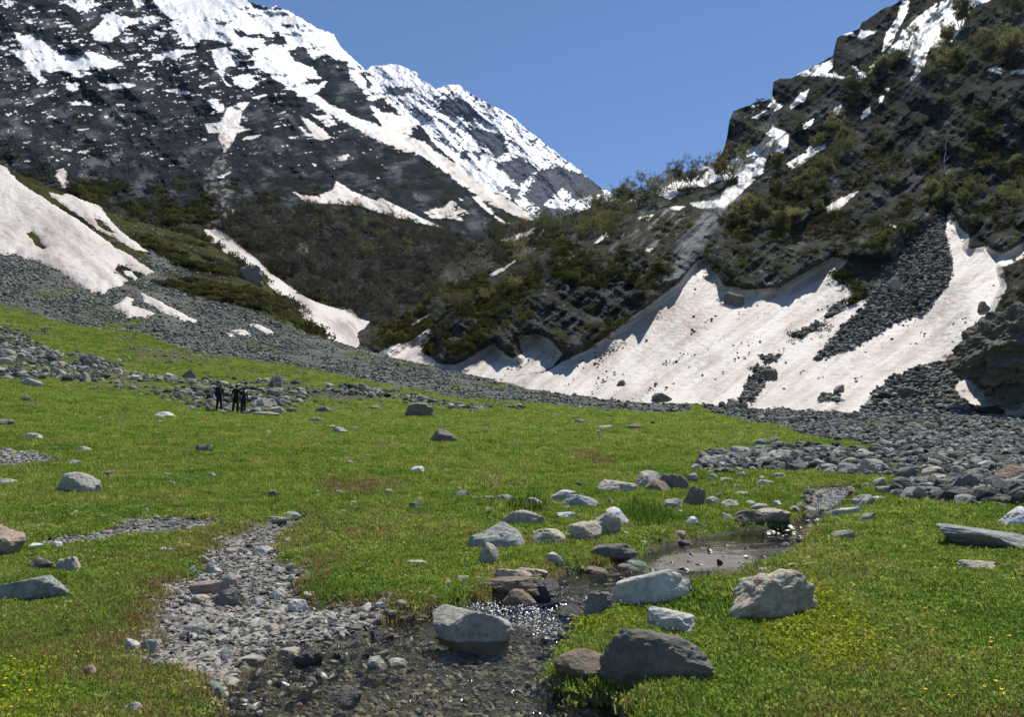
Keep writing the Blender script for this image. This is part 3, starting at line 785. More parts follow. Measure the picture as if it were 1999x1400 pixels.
TALUS = [[(1840,405),(1848,470),(1862,520),(1850,560),(1800,615),(1745,632),(1700,662),(1650,690),(1590,702),(1640,640),(1690,600),(1700,570),(1740,500),(1760,460),(1800,440)],
         [(1690,800),(1715,760),(1750,735),(1800,712),(1850,705),(1885,730),(1860,760),(1900,800),(1900,835),(1680,835)],
         [(1450,775),(1462,735),(1490,715),(1510,730),(1475,770),(1465,790)], [(1600,770),(1630,768),(1650,785),(1600,785)], [(1545,655),(1590,630),(1615,632),(1560,662)], [(1425,785),(1460,778),(1450,800),(1410,800)],
         [(1620,600),(1650,585),(1640,610),(1610,625)], [(1480,695),(1530,692),(1500,712)]]
pat = np.clip(sum(soft(wx2, wy2, p, 3.5) for p in RM_SNOW) + soft(wx2, wy2, RIDGE, 4) + soft(wx2, wy2, UPSTREAK, 4) - 0.9 * soft(wx_, wy_, UPSTREAK, 4) * (fbm((px * .7 - py * .7) / 30, (px * .7 + py * .7) / 10, 83, 3) > 0.28), 0, 1)
fine = fbm(px / 6, py / 5, 139.0, 4, 0.65)
c_, s_ = math.cos(-0.75), math.sin(-0.75)
strk = fbm((px * c_ + py * s_) / 44, (-px * s_ + py * c_) / 8, 138.0, 5, 0.6)
wet = np.clip(0.55 * soft(wx_, wy_, WETROCK2_SHINE, 20), 0, 1)
sn = -0.62 + 1.25 * pat + 0.42 * fine + 0.5 * strk * (0.5 + 0.6 * wet) + 0.25 * (n_[..., 2] - 0.5) + 0.12 * wet
tal = np.clip(sum(soft(wx2, wy2, p, 4) for p in TALUS), 0, 1)
snow = (sn > 0.15).astype(float)
snow[tal > 0.4] = 0
# bare ground
rock = np.array((0.066, 0.065, 0.063)) * (1 + 0.6 * fbm(px / 18, py / 14, 141, 4, 0.6))[..., None]
pale = sstep(0.12, 0.42, 0.8 * fbm(px / 36, py / 26, 142, 5, 0.65) + 0.4 * fine)
rock = lerp3(rock, (0.24, 0.238, 0.225), pale * 0.8)
wr = soft(wx_, wy_, WETROCK_SHINE, 10)
rock = lerp3(rock, (0.24, 0.24, 0.235), wr * 0.8 * sstep(-0.35, 0.1, strk))  # wet rock, its shine painted in as paler grey
rock = lerp3(rock, (0.30, 0.30, 0.30), soft(wx_, wy_, WETROCK2_SHINE, 14) * sstep(0.0, 0.35, strk) * 0.8)  # pale streaks, wet shine put into the colour
veg = sstep(-0.1, 0.3, fbm(px / 55, py / 40, 143, 4) + 0.35 * (n_[..., 2] - 0.4) + 0.1) * (1 - tal) * (1 - 0.8 * wr)
rock = lerp3(rock, np.array((0.028, 0.030, 0.014)), veg * 0.52)
veg2 = sstep(0.1, 0.45, fbm(px / 40, py / 40, 144, 4)) * veg
rock = lerp3(rock, np.array((0.046, 0.045, 0.018)), veg2 * 0.5)
rock = lerp3(rock, (0.105, 0.108, 0.106), tal)
BROWNTAL = TALUS[1]
rock = lerp3(rock, (0.085, 0.075, 0.055), soft(wx2, wy2, BROWNTAL, 8) * 0.8)
pink = soft(wx_, wy_, [(1340,545),(1390,560),(1420,600),(1400,640),(1350,655),(1300,640),(1310,590)], 26)
dirt_amt = np.clip(0.72 + 0.4 * fbm(px / 130, py / 90, 150, 3), 0, 1)
scol = snow_col(px, py, dirt_amt, -0.62, 161)
scol = lerp3(scol, (0.38, 0.28, 0.23), pink * 0.75 * sstep(-0.3, 0.3, fbm(px / 40, py / 30, 151, 4)))
strip = np.clip(sum(soft(wx_, wy_, p, 8) for p in ([(1180,690),(1290,600),(1300,610),(1200,700)], [(1130,720),(1200,680),(1210,690),(1150,730)], [(1590,700),(1620,690),(1560,740),(1540,740)], [(1490,790),(1590,750),(1580,765),(1520,800)], [(1700,690),(1900,560),(1890,580),(1720,700)])), 0, 1)
scol = lerp3(scol, (0.36, 0.30, 0.25), strip * 0.75)
scol = lerp3(scol, (0.64, 0.63, 0.62), sstep(420, 330, py))
col = np.where(snow[..., None] > 0.5, scol, rock)
ids = np.zeros(px.shape, int)
specks = (fbm(px / 7, py / 4, 171, 4, 0.6) + 0.55 * np.clip(sum(soft(px, py, p, 28) for p in TALUS), 0, 1)) > 0.60
for k, poly in ((4, SNOW4), (2, SNOW2), (3, SNOW3), (1, FAN), (5, RIDGE)):
    m = pip(wx2, wy2, poly) & (tal < 0.5) & ~specks
    if k == 5:
        m &= sn > 0.1
    ids[m] = k
    col[m] = scol[m]; snow[m] = 1
RIGHT = dict(px=px, py=py, P=P, snow=snow, tal=tal, veg=veg, n=n_, ids=ids)
finish_sheet('right_mountain', px, py, P, Pb, col, snow, ids, {
  1: ('great dusty snow fan spreading below the dark right-hand cliffs', None),
  2: ('small pinkish snow apron beneath the overhanging dark bushes in the valley centre', None),
  3: ('bright snow between the boulders at the right foot of the mountain', None),
  4: ('snow around the stream outlet where the two mountains meet', None),
  5: ('clean snow slope with birches below the right skyline', None)}, MAT['rockface'], np.array((0.07, 0.075, 0.05)))
# ------------------------------------------------------------------ snow lying on the left scree slope (draped sheets with a real thickness)
def ground_snow(poly, label, seed, holes=(), hmax=0.55, group=None, dirt=0.6):
    Pp = np.asarray(poly, float)
    x0, y0 = Pp.min(0) - 8; x1, y1 = Pp.max(0) + 8
    a = np.arange(x0, x1, 2.2); b = np.arange(y0, y1, 2.2)
    px, py = np.meshgrid(a, b)
    wx, wy = warp(px, py, seed, 4.5)
    d = sdf(wx, wy, poly)
    for h in holes:
        d = np.maximum(d, -sdf(wx, wy, h))
    u, v = px2uv(px, py)
    # depth of each pixel ray on the ground
    ai = np.clip((u - GU[0]) / (GU[1] - GU[0]), 0, NU - 1.001); i = ai.astype(int); f = ai - i
    cols = gV[:, i.ravel()] * (1 - f.ravel()) + gV[:, i.ravel() + 1] * f.ravel()
    cols = np.maximum.accumulate(cols, axis=0)
    k = np.clip((cols < v.ravel()[None]).sum(0), 1, NL - 1)
    j = np.arange(cols.shape[1])
    t = np.clip((v.ravel() - cols[k - 1, j]) / (cols[k, j] - cols[k - 1, j] + 1e-9), 0, 1)
    Y = np.exp(GL[k - 1] + t * (GL[1] - GL[0])).reshape(px.shape)
    # smooth the depth so the sheet bridges stones
    for _ in range(6):
        Y[1:-1, 1:-1] = (Y[1:-1, 1:-1] * 2 + Y[:-2, 1:-1] + Y[2:, 1:-1] + Y[1:-1, :-2] + Y[1:-1, 2:]) / 6
    X = u * Y
    Z = ground_z(X, Y)
    h = np.where(d < 0, 0.10 + hmax * (1 - np.exp(d / 7.0)), 0.10 - 0.22 * d)
    Z = Z + h + 0.12 * fbm(px / 40, py / 30, seed + 2, 3) * (d < -4)
    V = np.stack([X, Y, Z], -1).reshape(-1, 3)
    col = snow_col(px, py, np.full(px.shape, dirt), 0.72, seed + 5).reshape(-1, 3)
    F = grid_faces(*px.shape)
    keep = (d[:-1, :-1] < 5) | (d[1:, 1:] < 5)
    me = sub_mesh('snow', V, F[keep], [MAT['snow']], True, {'col': col})
    o = obj('snow_field' if len(F[keep]) > 900 else 'snow_patch', me, label=label, category='snow', kind='thing')
    if group:
        o['group'] = group
    return o

ground_snow([(-260,250),(-120,270),(-40,290),(0,312),(20,340),(50,365),(90,390),(130,415),(170,442),(220,480),(262,505),(302,532),(285,536),(245,520),(230,518),(222,530),(252,548),(236,558),(215,562),(205,578),(188,572),(165,565),(140,545),(105,525),(70,510),(30,498),(0,497),(-100,480),(-260,440)],
            'big dusty snowfield sloping down at the left edge of the picture', 201, holes=[[(48,455),(62,452),(78,462),(80,475),(94,482),(85,488),(70,480),(62,468)]])
ground_snow([(95,378),(112,380),(140,380),(165,395),(192,402),(232,450),(270,478),(290,491),(262,487),(225,466),(190,447),(150,417),(120,397)],
            'narrow brown-streaked snow strip just above the big left snowfield', 211, holes=[[(182,424),(200,432),(226,455),(215,455),(192,440)]], dirt=0.9)
ground_snow([(217,600),(232,592),(245,580),(262,584),(258,598),(302,612),(285,622),(250,622),(240,612)], 'small ragged snow patch on grey scree just below the big left snowfield', 221, dirt=0.5)
ground_snow([(274,572),(300,582),(340,606),(386,629),(360,626),(310,607),(280,588)], 'thin slanting snow streak on the left scree slope', 231, dirt=0.4)
ground_snow([(425,556),(436,556),(443,562),(440,569),(428,565)], 'tiny round snow patch on the green shoulder left of the gully', 241, hmax=0.35, dirt=0.2)
ground_snow([(480,632),(510,635),(538,653),(512,649)], 'rightmost small snow sliver on the grey scree above the hikers', 251, hmax=0.35, dirt=0.4)
ground_snow([(447,643),(478,646),(494,656),(468,655)], 'upper left snow sliver on the grey scree above the hikers', 261, hmax=0.3, dirt=0.3)
ground_snow([(440,651),(452,652),(464,660),(450,659)], 'lowest and smallest snow sliver on the grey scree above the hikers', 266, hmax=0.25, dirt=0.3)
ground_snow([(240,529),(256,532),(270,543),(264,548),(246,538)], 'little snow remnant beside the lower tip of the big left snowfield', 271, hmax=0.35, dirt=0.2)

# ------------------------------------------------------------------ water of the stream
def water_material():
    m, nt, out = new_mat('stream_water')
    tc = N(nt, 'ShaderNodeTexCoord')
    mp = N(nt, 'ShaderNodeMapping')
    mp.inputs['Scale'].default_value = (1.0, 0.75, 1.0)
    nt.links.new(tc.outputs['Object'], mp.inputs[0])
    n1 = noise_node(nt, 7.0, 3, 0.55, vec=mp.outputs[0])
    n2 = noise_node(nt, 26.0, 2, 0.5, vec=mp.outputs[0])
    at = N(nt, 'ShaderNodeAttribute', attribute_name='lively')
    b1 = N(nt, 'ShaderNodeBump', Strength=0.75, Distance=0.03)
    nt.links.new(at.outputs['Fac'], b1.inputs['Strength'])
    nt.links.new(n1.outputs['Fac'], b1.inputs['Height'])
    b2 = N(nt, 'ShaderNodeBump', Strength=0.55, Distance=0.012)
    nt.links.new(at.outputs['Fac'], b2.inputs['Strength'])
    nt.links.new(n2.outputs['Fac'], b2.inputs['Height'])
    nt.links.new(b1.outputs[0], b2.inputs['Normal'])
    tr = N(nt, 'ShaderNodeBsdfTransparent')
    tr.inputs[0].default_value = (0.85, 0.86, 0.80, 1)
    gl = N(nt, 'ShaderNodeBsdfGlossy', Roughness=0.075)
    fr = N(nt, 'ShaderNodeFresnel', IOR=1.333)
    for n in (gl, fr):
        nt.links.new(b2.outputs[0], n.inputs['Normal'])
    mx = N(nt, 'ShaderNodeMixShader')
    nt.links.new(fr.outputs[0], mx.inputs[0])
    nt.links.new(tr.outputs[0], mx.inputs[1])
    nt.links.new(gl.outputs[0], mx.inputs[2])
    # broken white water, and sun glitter put in as white specks
    fo_ = N(nt, 'ShaderNodeAttribute', attribute_name='foam_glint')
    fd = N(nt, 'ShaderNodeBsdfDiffuse')
    fd.inputs[0].default_value = (0.8, 0.82, 0.84, 1)
    n3 = noise_node(nt, 55.0, 3, 0.6, vec=mp.outputs[0])
    sm = N(nt, 'ShaderNodeMath', operation='ADD')
    nt.links.new(fo_.outputs['Fac'], sm.inputs[0]); nt.links.new(n3.outputs['Fac'], sm.inputs[1])
    fr_ = ramp(nt, sm.outputs[0], [(0.98, (0, 0, 0)), (1.0, (0.85, 0.85, 0.85))])
    sm.inputs[1].default_value = 0.5
    mr = N(nt, 'ShaderNodeMapRange')
    mr.inputs[1].default_value = 0.93; mr.inputs[2].default_value = 0.99
    nt.links.new(sm.outputs[0], mr.inputs[0])
    mx2 = N(nt, 'ShaderNodeMixShader')
    nt.links.new(mr.outputs[0], mx2.inputs[0]); nt.links.new(mx.outputs[0], mx2.inputs[1]); nt.links.new(fd.outputs[0], mx2.inputs[2])
    nt.nodes.remove(fr_)
    nt.links.new(mx2.outputs[0], out.inputs[0])
    return m
MAT['water'] = water_material()
wu = np.arange(-0.46, 0.62, 0.0026)
wlg = np.arange(math.log(3.4), math.log(20.0), 0.0062)
wu2, wl2 = np.meshgrid(wu, wlg)
wY = np.exp(wl2); wX = wu2 * wY
wd = bil(d_water, wu2, wY)
wz = bil(gZw, wu2, wY)
rip = 0.026 * fbm(wX * 2.4, wY * 4.6, 301, 3, 0.5) + 0.013 * fbm(wX * 6.0, wY * 12.0, 303, 3, 0.55)
# steeper, broken water between the boulders and at the top cascade
casc = np.exp(-((wX - 0.35)**2 + (wY - 8.1)**2) / 0.9) + np.exp(-((wY - 16.6)**2) / 2.0)
calm = sstep(7.8, 8.8, wY) * sstep(15.0, 14.0, wY) * sstep(0.10, 0.17, wu2)
stripe = sstep(0.0, 0.25, fbm(wX * 0.5, wY * 2.2, 311, 3))
calm = calm * (1 - 0.45 * stripe)
wz = wz + rip * (1 + 1.6 * casc) * (1 - 0.97 * calm)
lively = np.clip(1.0 - 0.96 * calm, 0, 1)
wpx, wpy = uv2px(wu2, (wz - CAM_H) / wY)
foam_glint = np.zeros(wX.shape)  # white water in rapids and cascade; painted sparkle on the lower pool
for p_, a_ in (([(880,1172),(960,1160),(1050,1170),(1090,1195),(1110,1235),(1060,1250),(1000,1230),(940,1205),(880,1200)], 0.35), ([(1575,945),(1690,944),(1640,995),(1580,1010),(1565,985)], 0.36), ([(1180,1100),(1260,1085),(1330,1060),(1330,1085),(1240,1130),(1160,1140)], 0.28), ([(600,1225),(830,1200),(850,1260),(700,1290),(560,1280)], 0.25)):
    foam_glint = np.maximum(foam_glint, a_ * soft0(wpx, wpy, p_, 14))
keep = (wd[:-1, :-1] < 0.20)
WF = grid_faces(*wX.shape)[keep]
wV = np.stack([wX, wY, wz], -1).reshape(-1, 3)
obj('stream_water', sub_mesh('stream_water', wV, WF, [MAT['water']], True, {'lively': lively.ravel(), 'foam_glint': foam_glint.ravel()}), kind='structure')
# ------------------------------------------------------------------ rocks
_ico = {}
def ico(sub):
    if sub not in _ico:
        bm = bmesh.new()
        bmesh.ops.create_icosphere(bm, subdivisions=sub, radius=1.0)
        bm.verts.ensure_lookup_table()
        V = np.array([v.co[:] for v in bm.verts])
        F = np.array([[v.index for v in f.verts] for f in bm.faces])
        bm.free()
        _ico[sub] = (V / np.linalg.norm(V, axis=1)[:, None], F)
    return _ico[sub]

def rock_np(seed, sub, dims, cuts=13, sharp=14, rough=0.06, slab=0.5, top_tilt=0.2, taper=0.10):
    sharp = 9 + 1.3 * sharp
    rough = rough * 1.45
    cuts = cuts + 3
    r = np.random.default_rng(seed)
    V, F = ico(sub)
    n = r.normal(size=(cuts, 3))
    n /= np.linalg.norm(n, axis=1)[:, None]
    d = r.uniform(0.68, 1.0, cuts)
    t = np.array([r.normal() * top_tilt, r.normal() * top_tilt, 1.0]); t /= np.linalg.norm(t)
    n = np.concatenate([n, [t, -t]]); d = np.concatenate([d, [1 - 0.5 * slab, 1 - 0.4 * slab]])
    q = np.maximum(V @ n.T, 0) / d
    rad = (q ** sharp).sum(1) ** (-1.0 / sharp)
    P = V * np.minimum(rad, 1.35)[:, None]
    P /= np.abs(P).max(0)
    off = r.uniform(0, 90, 3)
    nz = fbm(P[:, 0] * 1.7 + off[0], P[:, 1] * 1.7 + off[1], P[:, 2] * 2.6 + off[2], 5, 0.55)
    bd = r.normal(size=3) * 0.5 + np.array((0, 0, 1.0)); bd /= np.linalg.norm(bd)
    hb_ = P @ bd
    st = ridged(P[:, 0] * 0.6 + off[1], P[:, 1] * 0.6 + off[2], hb_ * 4.0 + off[0], 4, 0.6)       # bedding
    ch = ridged(P[:, 0] * 2.3 + off[2], P[:, 1] * 2.3 + off[0], P[:, 2] * 3.5 + off[1], 3, 0.55)
    P = P * (1 + rough * 1.7 * nz + rough * 0.7 * st + rough * 0.8 * ch)[:, None]
    P[:, :2] *= (1 - taper * (P[:, 2:3] + 0.3))
    return P * (np.asarray(dims) / 2.0), F

def rock_material(name, wet=False, lichen=True, k=1.0):
    m, nt, out = new_mat(name)
    b = N(nt, 'ShaderNodeBsdfPrincipled', Roughness=0.32 if wet else 0.85)
    b.inputs['Specular IOR Level'].default_value = 0.5 if wet else 0.18
    oi = N(nt, 'ShaderNodeObjectInfo')
    tc = N(nt, 'ShaderNodeTexCoord')
    add = N(nt, 'ShaderNodeVectorMath', operation='ADD')
    sc = N(nt, 'ShaderNodeVectorMath', operation='SCALE')
    cmb = N(nt, 'ShaderNodeCombineXYZ')
    for i in range(3):
        nt.links.new(oi.outputs['Random'], cmb.inputs[i])
    nt.links.new(cmb.outputs[0], sc.inputs[0]); sc.inputs['Scale'].default_value = 40.0
    geo = N(nt, 'ShaderNodeNewGeometry')
    nt.links.new(geo.outputs['Position'], add.inputs[0]); nt.links.new(sc.outputs[0], add.inputs[1])
    n1 = noise_node(nt, 3.5 * k, 8, 0.68, vec=add.outputs[0])
    n2 = noise_node(nt, 17.0 * k, 6, 0.7, vec=add.outputs[0])
    n3 = noise_node(nt, 60.0 * k, 3, 0.6, vec=add.outputs[0])
    r1 = ramp(nt, n1.outputs['Fac'], [(0.28, (0.62, 0.62, 0.60)), (0.5, (1, 1, 1)), (0.72, (1.28, 1.25, 1.18))])
    r2 = ramp(nt, n2.outputs['Fac'], [(0.32, (0.66, 0.65, 0.63)), (0.55, (1.05, 1.05, 1.05)), (0.75, (1.25, 1.25, 1.22))])
    c = mixc(nt, 'MULTIPLY', 1.0, oi.outputs['Color'], r1.outputs[0])
    c = mixc(nt, 'MULTIPLY', 1.0, c, r2.outputs[0])
    if lichen:
        r3 = ramp(nt, n2.outputs['Color'], [(0.60, (0, 0, 0)), (0.70, (1, 1, 1))])
        c = mixc(nt, 'MIX', r3.outputs[0], c, mixc(nt, 'MULTIPLY', 1.0, c, (1.45, 1.4, 1.2, 1)))
        r4 = ramp(nt, n1.outputs['Color'], [(0.62, (0, 0, 0)), (0.74, (0.7, 0.7, 0.7))])
        c = mixc(nt, 'MIX', r4.outputs[0], c, mixc(nt, 'MULTIPLY', 1.0, c, (0.55, 0.5, 0.42, 1)))
    nt.links.new(c, b.inputs['Base Color'])
    b1 = N(nt, 'ShaderNodeBump', Strength=0.9, Distance=0.05 / k)
    nt.links.new(n2.outputs['Fac'], b1.inputs['Height'])
    b2 = N(nt, 'ShaderNodeBump', Strength=0.35, Distance=0.006)
    nt.links.new(n3.outputs['Fac'], b2.inputs['Height']); nt.links.new(b1.outputs[0], b2.inputs['Normal'])
    nt.links.new(b2.outputs[0], b.inputs['Normal'])
    nt.links.new(b.outputs[0], out.inputs[0])
    return m
MAT['rock'] = rock_material('weathered_rock')
MAT['farrock'] = rock_material('far_rock', k=0.12)
MAT['wetrock'] = rock_material('wet_rock', True, False)

def stone_stuff_material(name, stops):
    m, nt, out = new_mat(name)
    b = N(nt, 'ShaderNodeBsdfPrincipled', Roughness=0.85)
    b.inputs['Specular IOR Level'].default_value = 0.18
    oi = N(nt, 'ShaderNodeObjectInfo')
    rp = ramp(nt, oi.outputs['Random'], stops)
    geo = N(nt, 'ShaderNodeNewGeometry')
    n2 = noise_node(nt, 14.0, 5, 0.7, vec=geo.outputs['Position'])
    r2 = ramp(nt, n2.outputs['Fac'], [(0.3, (0.62, 0.62, 0.6)), (0.7, (1.25, 1.25, 1.22))])
    nt.links.new(mixc(nt, 'MULTIPLY', 1.0, rp.outputs[0], r2.outputs[0]), b.inputs['Base Color'])
    b1 = N(nt, 'ShaderNodeBump', Strength=0.5, Distance=0.02)
    nt.links.new(n2.outputs['Fac'], b1.inputs['Height'])
    nt.links.new(b1.outputs[0], b.inputs['Normal'])
    nt.links.new(b.outputs[0], out.inputs[0])
    return m
MAT['gravel'] = stone_stuff_material('gravel_stone', [(0.0, (0.075, 0.075, 0.072)), (0.35, (0.17, 0.165, 0.152)), (0.6, (0.30, 0.29, 0.265)), (0.8, (0.26, 0.225, 0.17)), (1.0, (0.36, 0.355, 0.34))])
MAT['scree'] = stone_stuff_material('scree_stone', [(0.0, (0.035, 0.036, 0.033)), (0.4, (0.095, 0.097, 0.088)), (0.75, (0.19, 0.19, 0.172)), (1.0, (0.34, 0.33, 0.295))])
MAT['bedstone'] = stone_stuff_material('bed_stone', [(0.0, (0.10, 0.096, 0.078)), (0.5, (0.18, 0.165, 0.125)), (0.85, (0.26, 0.22, 0.14)), (1.0, (0.34, 0.32, 0.26))])

RC = {'grey': (0.33, 0.315, 0.275), 'blue': (0.275, 0.285, 0.265), 'dark': (0.165, 0.152, 0.128), 'tan': (0.38, 0.335, 0.265), 'pale': (0.44, 0.43, 0.39), 'white': (0.58, 0.575, 0.56),
      'brown': (0.20, 0.16, 0.12), 'pink': (0.30, 0.225, 0.185), 'green': (0.20, 0.235, 0.205), 'brown2': (0.125, 0.118, 0.088), 'black': (0.045, 0.043, 0.040), 'rust': (0.27, 0.185, 0.12)}
ROCK_SPOTS = []          # footprints (X, Y, r) that grass keeps clear of

def hero(x0, x1, y0, y1, colr, name, label, seed, ratio=0.7, slab=0.5, sharp=13, cuts=12, rough=0.06, rot=None, tilt=(0, 0), wet=False, sub=None, sink=0.16, hk=1.0, VA=None, group=None):
    sink = max(sink + 0.18, 0.33)
    pxc = 0.5 * (x0 + x1)
    X, Y = solve_ground(pxc, y1, gV)
    W = (x1 - x0) / F_PX * Y * 1.04
    D = W * ratio
    Yc = Y + 0.40 * D
    u, v = px2uv(pxc, y1)
    Xc = float(u) * Yc
    W *= Yc / Y
    Happ = (y1 - y0) / F_PX * Yc
    zc0 = float(ground_z(Xc, Y)); zc1 = float(ground_z(Xc, Yc + 0.3 * D))
    slope = max(0.0, (zc1 - zc0) / (Yc + 0.3 * D - Y)) - float(v)
    H = max(Happ - 0.55 * D * slope, 0.45 * Happ) * hk
    tot = H / (1 - sink)
    size_px = x1 - x0
    sub = sub or (5 if size_px > 130 else 4 if size_px > 60 else 3)
    P, F = rock_np(seed, sub, (W, D, tot), cuts, sharp, rough, slab)
    o = obj(name, mesh_np(name, P, F, [MAT['wetrock' if wet else 'rock']], False), label=label, category='rock')
    z = float(ground_z(Xc, Yc - 0.15 * D))
    if bil(d_water, Xc / Yc, Yc) < 0.05:
        z = float(bil(gZw, Xc / Yc, Yc)) - 0.03
    o.location = (Xc, Yc, z + tot * (0.5 - sink))
    rz = rot if rot is not None else 0.0
    o.rotation_euler = (math.radians(tilt[0]), math.radians(tilt[1]), math.radians(rz))
    o.color = (*[min(1.14 * q, 0.8) for q in RC[colr]], 1)
    if group:
        o['group'] = group
    ROCK_SPOTS.append((Xc, Yc, 0.5 * W, 0.5 * D))
    return o

H = hero
# right bank and the lower pool
H(1178,1375,1230,1336,'dark','boulder','large rounded dark grey boulder on the right bank of the pool',1,0.62,0.15,-2,18,0.06,sink=0.1)
H(1084,1200,1262,1328,'brown','boulder','low brown boulder pressed against the left side of the large dark boulder',2,0.8,0.3,9,11,0.06,sink=0.12)
H(836,996,1205,1288,'grey','boulder','flat pale grey slab standing in the middle of the pool',3,0.62,0.75,22,9,0.025,tilt=(6,9),rot=-12,sink=0.12)
H(1426,1584,1116,1216,'tan','boulder','wedge-shaped boulder with pale top on the right grassy bank',4,0.6,0.2,12,7,0.08,tilt=(8,-24),sink=0.14,hk=0.92)
H(1248,1352,1186,1240,'pale','rock','rounded mottled rock just behind the large dark boulder',5,0.8,0.3,9,11,0.06)
H(1172,1342,1120,1186,'pale','boulder','long pale slab rising to the right beside the stream',6,0.42,0.6,14,10,0.045,tilt=(4,-13),sink=0.12)
H(1128,1196,1158,1208,'dark','rock','dark wet rock at the left end of the long pale slab',7,0.8,0.3,10,11,0.06,wet=True)
H(982,1042,1146,1204,'brown','rock','brown pyramid rock standing in the rapids',8,0.8,0.15,12,10,0.05,sink=0.08)
H(1038,1092,1144,1198,'black','rock','black wet rock right of the brown pyramid in the rapids',9,0.9,0.2,9,11,0.06,wet=True,sink=0.08)
H(945,1080,1126,1162,'brown','rock','long layered brown slab at the head of the rapids',10,0.5,0.6,12,11,0.06)
H(960,1038,1110,1140,'tan','rock','rounded tan rock lying on the layered brown slab',11,0.7,0.4,9,11,0.05)
H(1012,1074,1106,1130,'tan','rock','mossy flat rock right behind the rounded tan rock at the rapids',12,0.7,0.5,9,11,0.06)
H(1322,1358,1215,1240,'brown','stone','small brown stone at the water edge left of the mottled rock',13,0.8,0.4,10,11)
H(1090,1140,1205,1232,'black','stone','black wet stone at the right edge of the rapids below the dark wet rock',14,0.8,0.4,10,11,wet=True)
H(1120,1150,1222,1244,'brown','stone','small wet brown stone touching the grass lip right of the rapids',15,0.8,0.4,10,11,wet=True)
# upstream left bank
H(915,1032,1021,1074,'blue','boulder','blue-grey slab boulder tilted in the grass left of the stream',16,0.62,0.45,12,10,0.06,tilt=(0,-8),rot=8)
H(978,1062,998,1027,'tan','rock','long tan rock just behind the blue-grey slab boulder',17,0.5,0.5,9,11,0.05)
H(1038,1112,1026,1065,'tan','rock','tan pyramid rock right of the blue-grey slab boulder',18,0.75,0.1,14,9,0.05,sink=0.08)
H(1110,1176,1020,1059,'tan','rock','left one of the two leaning tan rocks near the stream',19,0.8,0.25,10,10,0.06,tilt=(0,-12))
H(1146,1212,1002,1048,'tan','rock','right one of the two leaning tan rocks near the stream',20,0.8,0.2,11,10,0.06,tilt=(0,14))
H(933,980,1063,1107,'tan','rock','small tan rock standing at the lower left corner of the blue-grey slab',21,0.8,0.2,10,10,0.06,sink=0.08)
H(1170,1227,991,1025,'white','rock','round whitish rock beside the tall grass clump',22,0.8,0.3,9,11,0.05)
H(1152,1238,1061,1098,'dark','rock','dark mottled rock on the left bank with reddish plants in front',23,0.7,0.3,9,11,0.08)
H(1210,1264,1088,1122,'green','rock','angular greenish rock with flat top in the stream',24,0.8,0.4,24,8,0.03,sink=0.1)
H(1138,1190,1110,1137,'brown','rock','low brown rock in the stream left of the angular greenish rock',25,0.8,0.4,10,11)
H(1206,1246,1116,1137,'brown','stone','small brown stone in the stream below the angular greenish rock',26,0.8,0.35,10,11)
H(1302,1352,1036,1062,'dark','rock','dark angular rock at the left edge of the upper pool',27,0.8,0.4,18,9,0.05)
H(1436,1494,992,1024,'brown','rock','brown rock touching the left side of the tan boulder at the upper pool',28,0.8,0.3,10,11)
H(1466,1542,990,1026,'tan','rock','rounded tan boulder at the head of the upper pool',29,0.75,0.2,9,11,0.05)
H(795,845,1092,1106,'pale','stone','low pale stone in the grass above the pool',30,0.7,0.5,10,11)
H(1064,1098,1078,1102,'pale','stone','split pale stone in the grass left of the dark mottled rock',31,0.7,0.3,12,10)
H(1340,1366,1010,1026,'white','stone','white square stone in the grass above the upper pool',32,0.6,0.5,16,9)
H(1030,1066,1010,1016,'dark','stone','thin dark stone right of the long tan rock',33)
# right bank
H(1820,2075,1010,1076,'blue','boulder','big dark slab with pale front edge lying on the right grass slope',34,0.6,0.85,26,9,0.03,tilt=(-6,9),rot=-10,sink=0.2,hk=0.72)
H(1955,2030,992,1030,'white','rock','whitish rock at the right edge behind the big dark slab',35,0.7,0.3,14,10,0.05)
H(1873,1942,1094,1117,'tan','rock','low tan rock in the grass below the big dark slab',36,0.7,0.4,9,11)
H(1668,1712,967,990,'grey','rock','grey rock right of the cascade',37,0.8,0.3)
H(1620,1690,990,1008,'pale','stone','flat pale stone lying along the bank below the cascade',38,0.35,0.7,16,9,0.04,tilt=(0,-12))
H(1672,1712,1003,1020,'grey','stone','thin grey stone sunk in the grass right of the flat pale stone',39,0.4,0.6,tilt=(0,-14))
H(1618,1668,1035,1055,'tan','stone','narrow tan stone in the turf right of the upper pool',40,0.3,0.6,tilt=(0,-14))
H(1478,1504,1108,1120,'grey','stone','small grey stone at the right corner of the upper pool',41)
H(1466,1498,1330,1340,'blue','stone','thin bluish stone in the bottom right grass',42,0.5,0.7)
H(1448,1462,1320,1330,'white','stone','tiny whitish stone left of the thin bluish stone in the grass',43)
H(1560,1582,1378,1392,'pink','stone','small pinkish stone at the bottom edge of the right grass',44)
H(1512,1532,1341,1350,'blue','stone','small bluish stone right of the thin bluish stone',45)
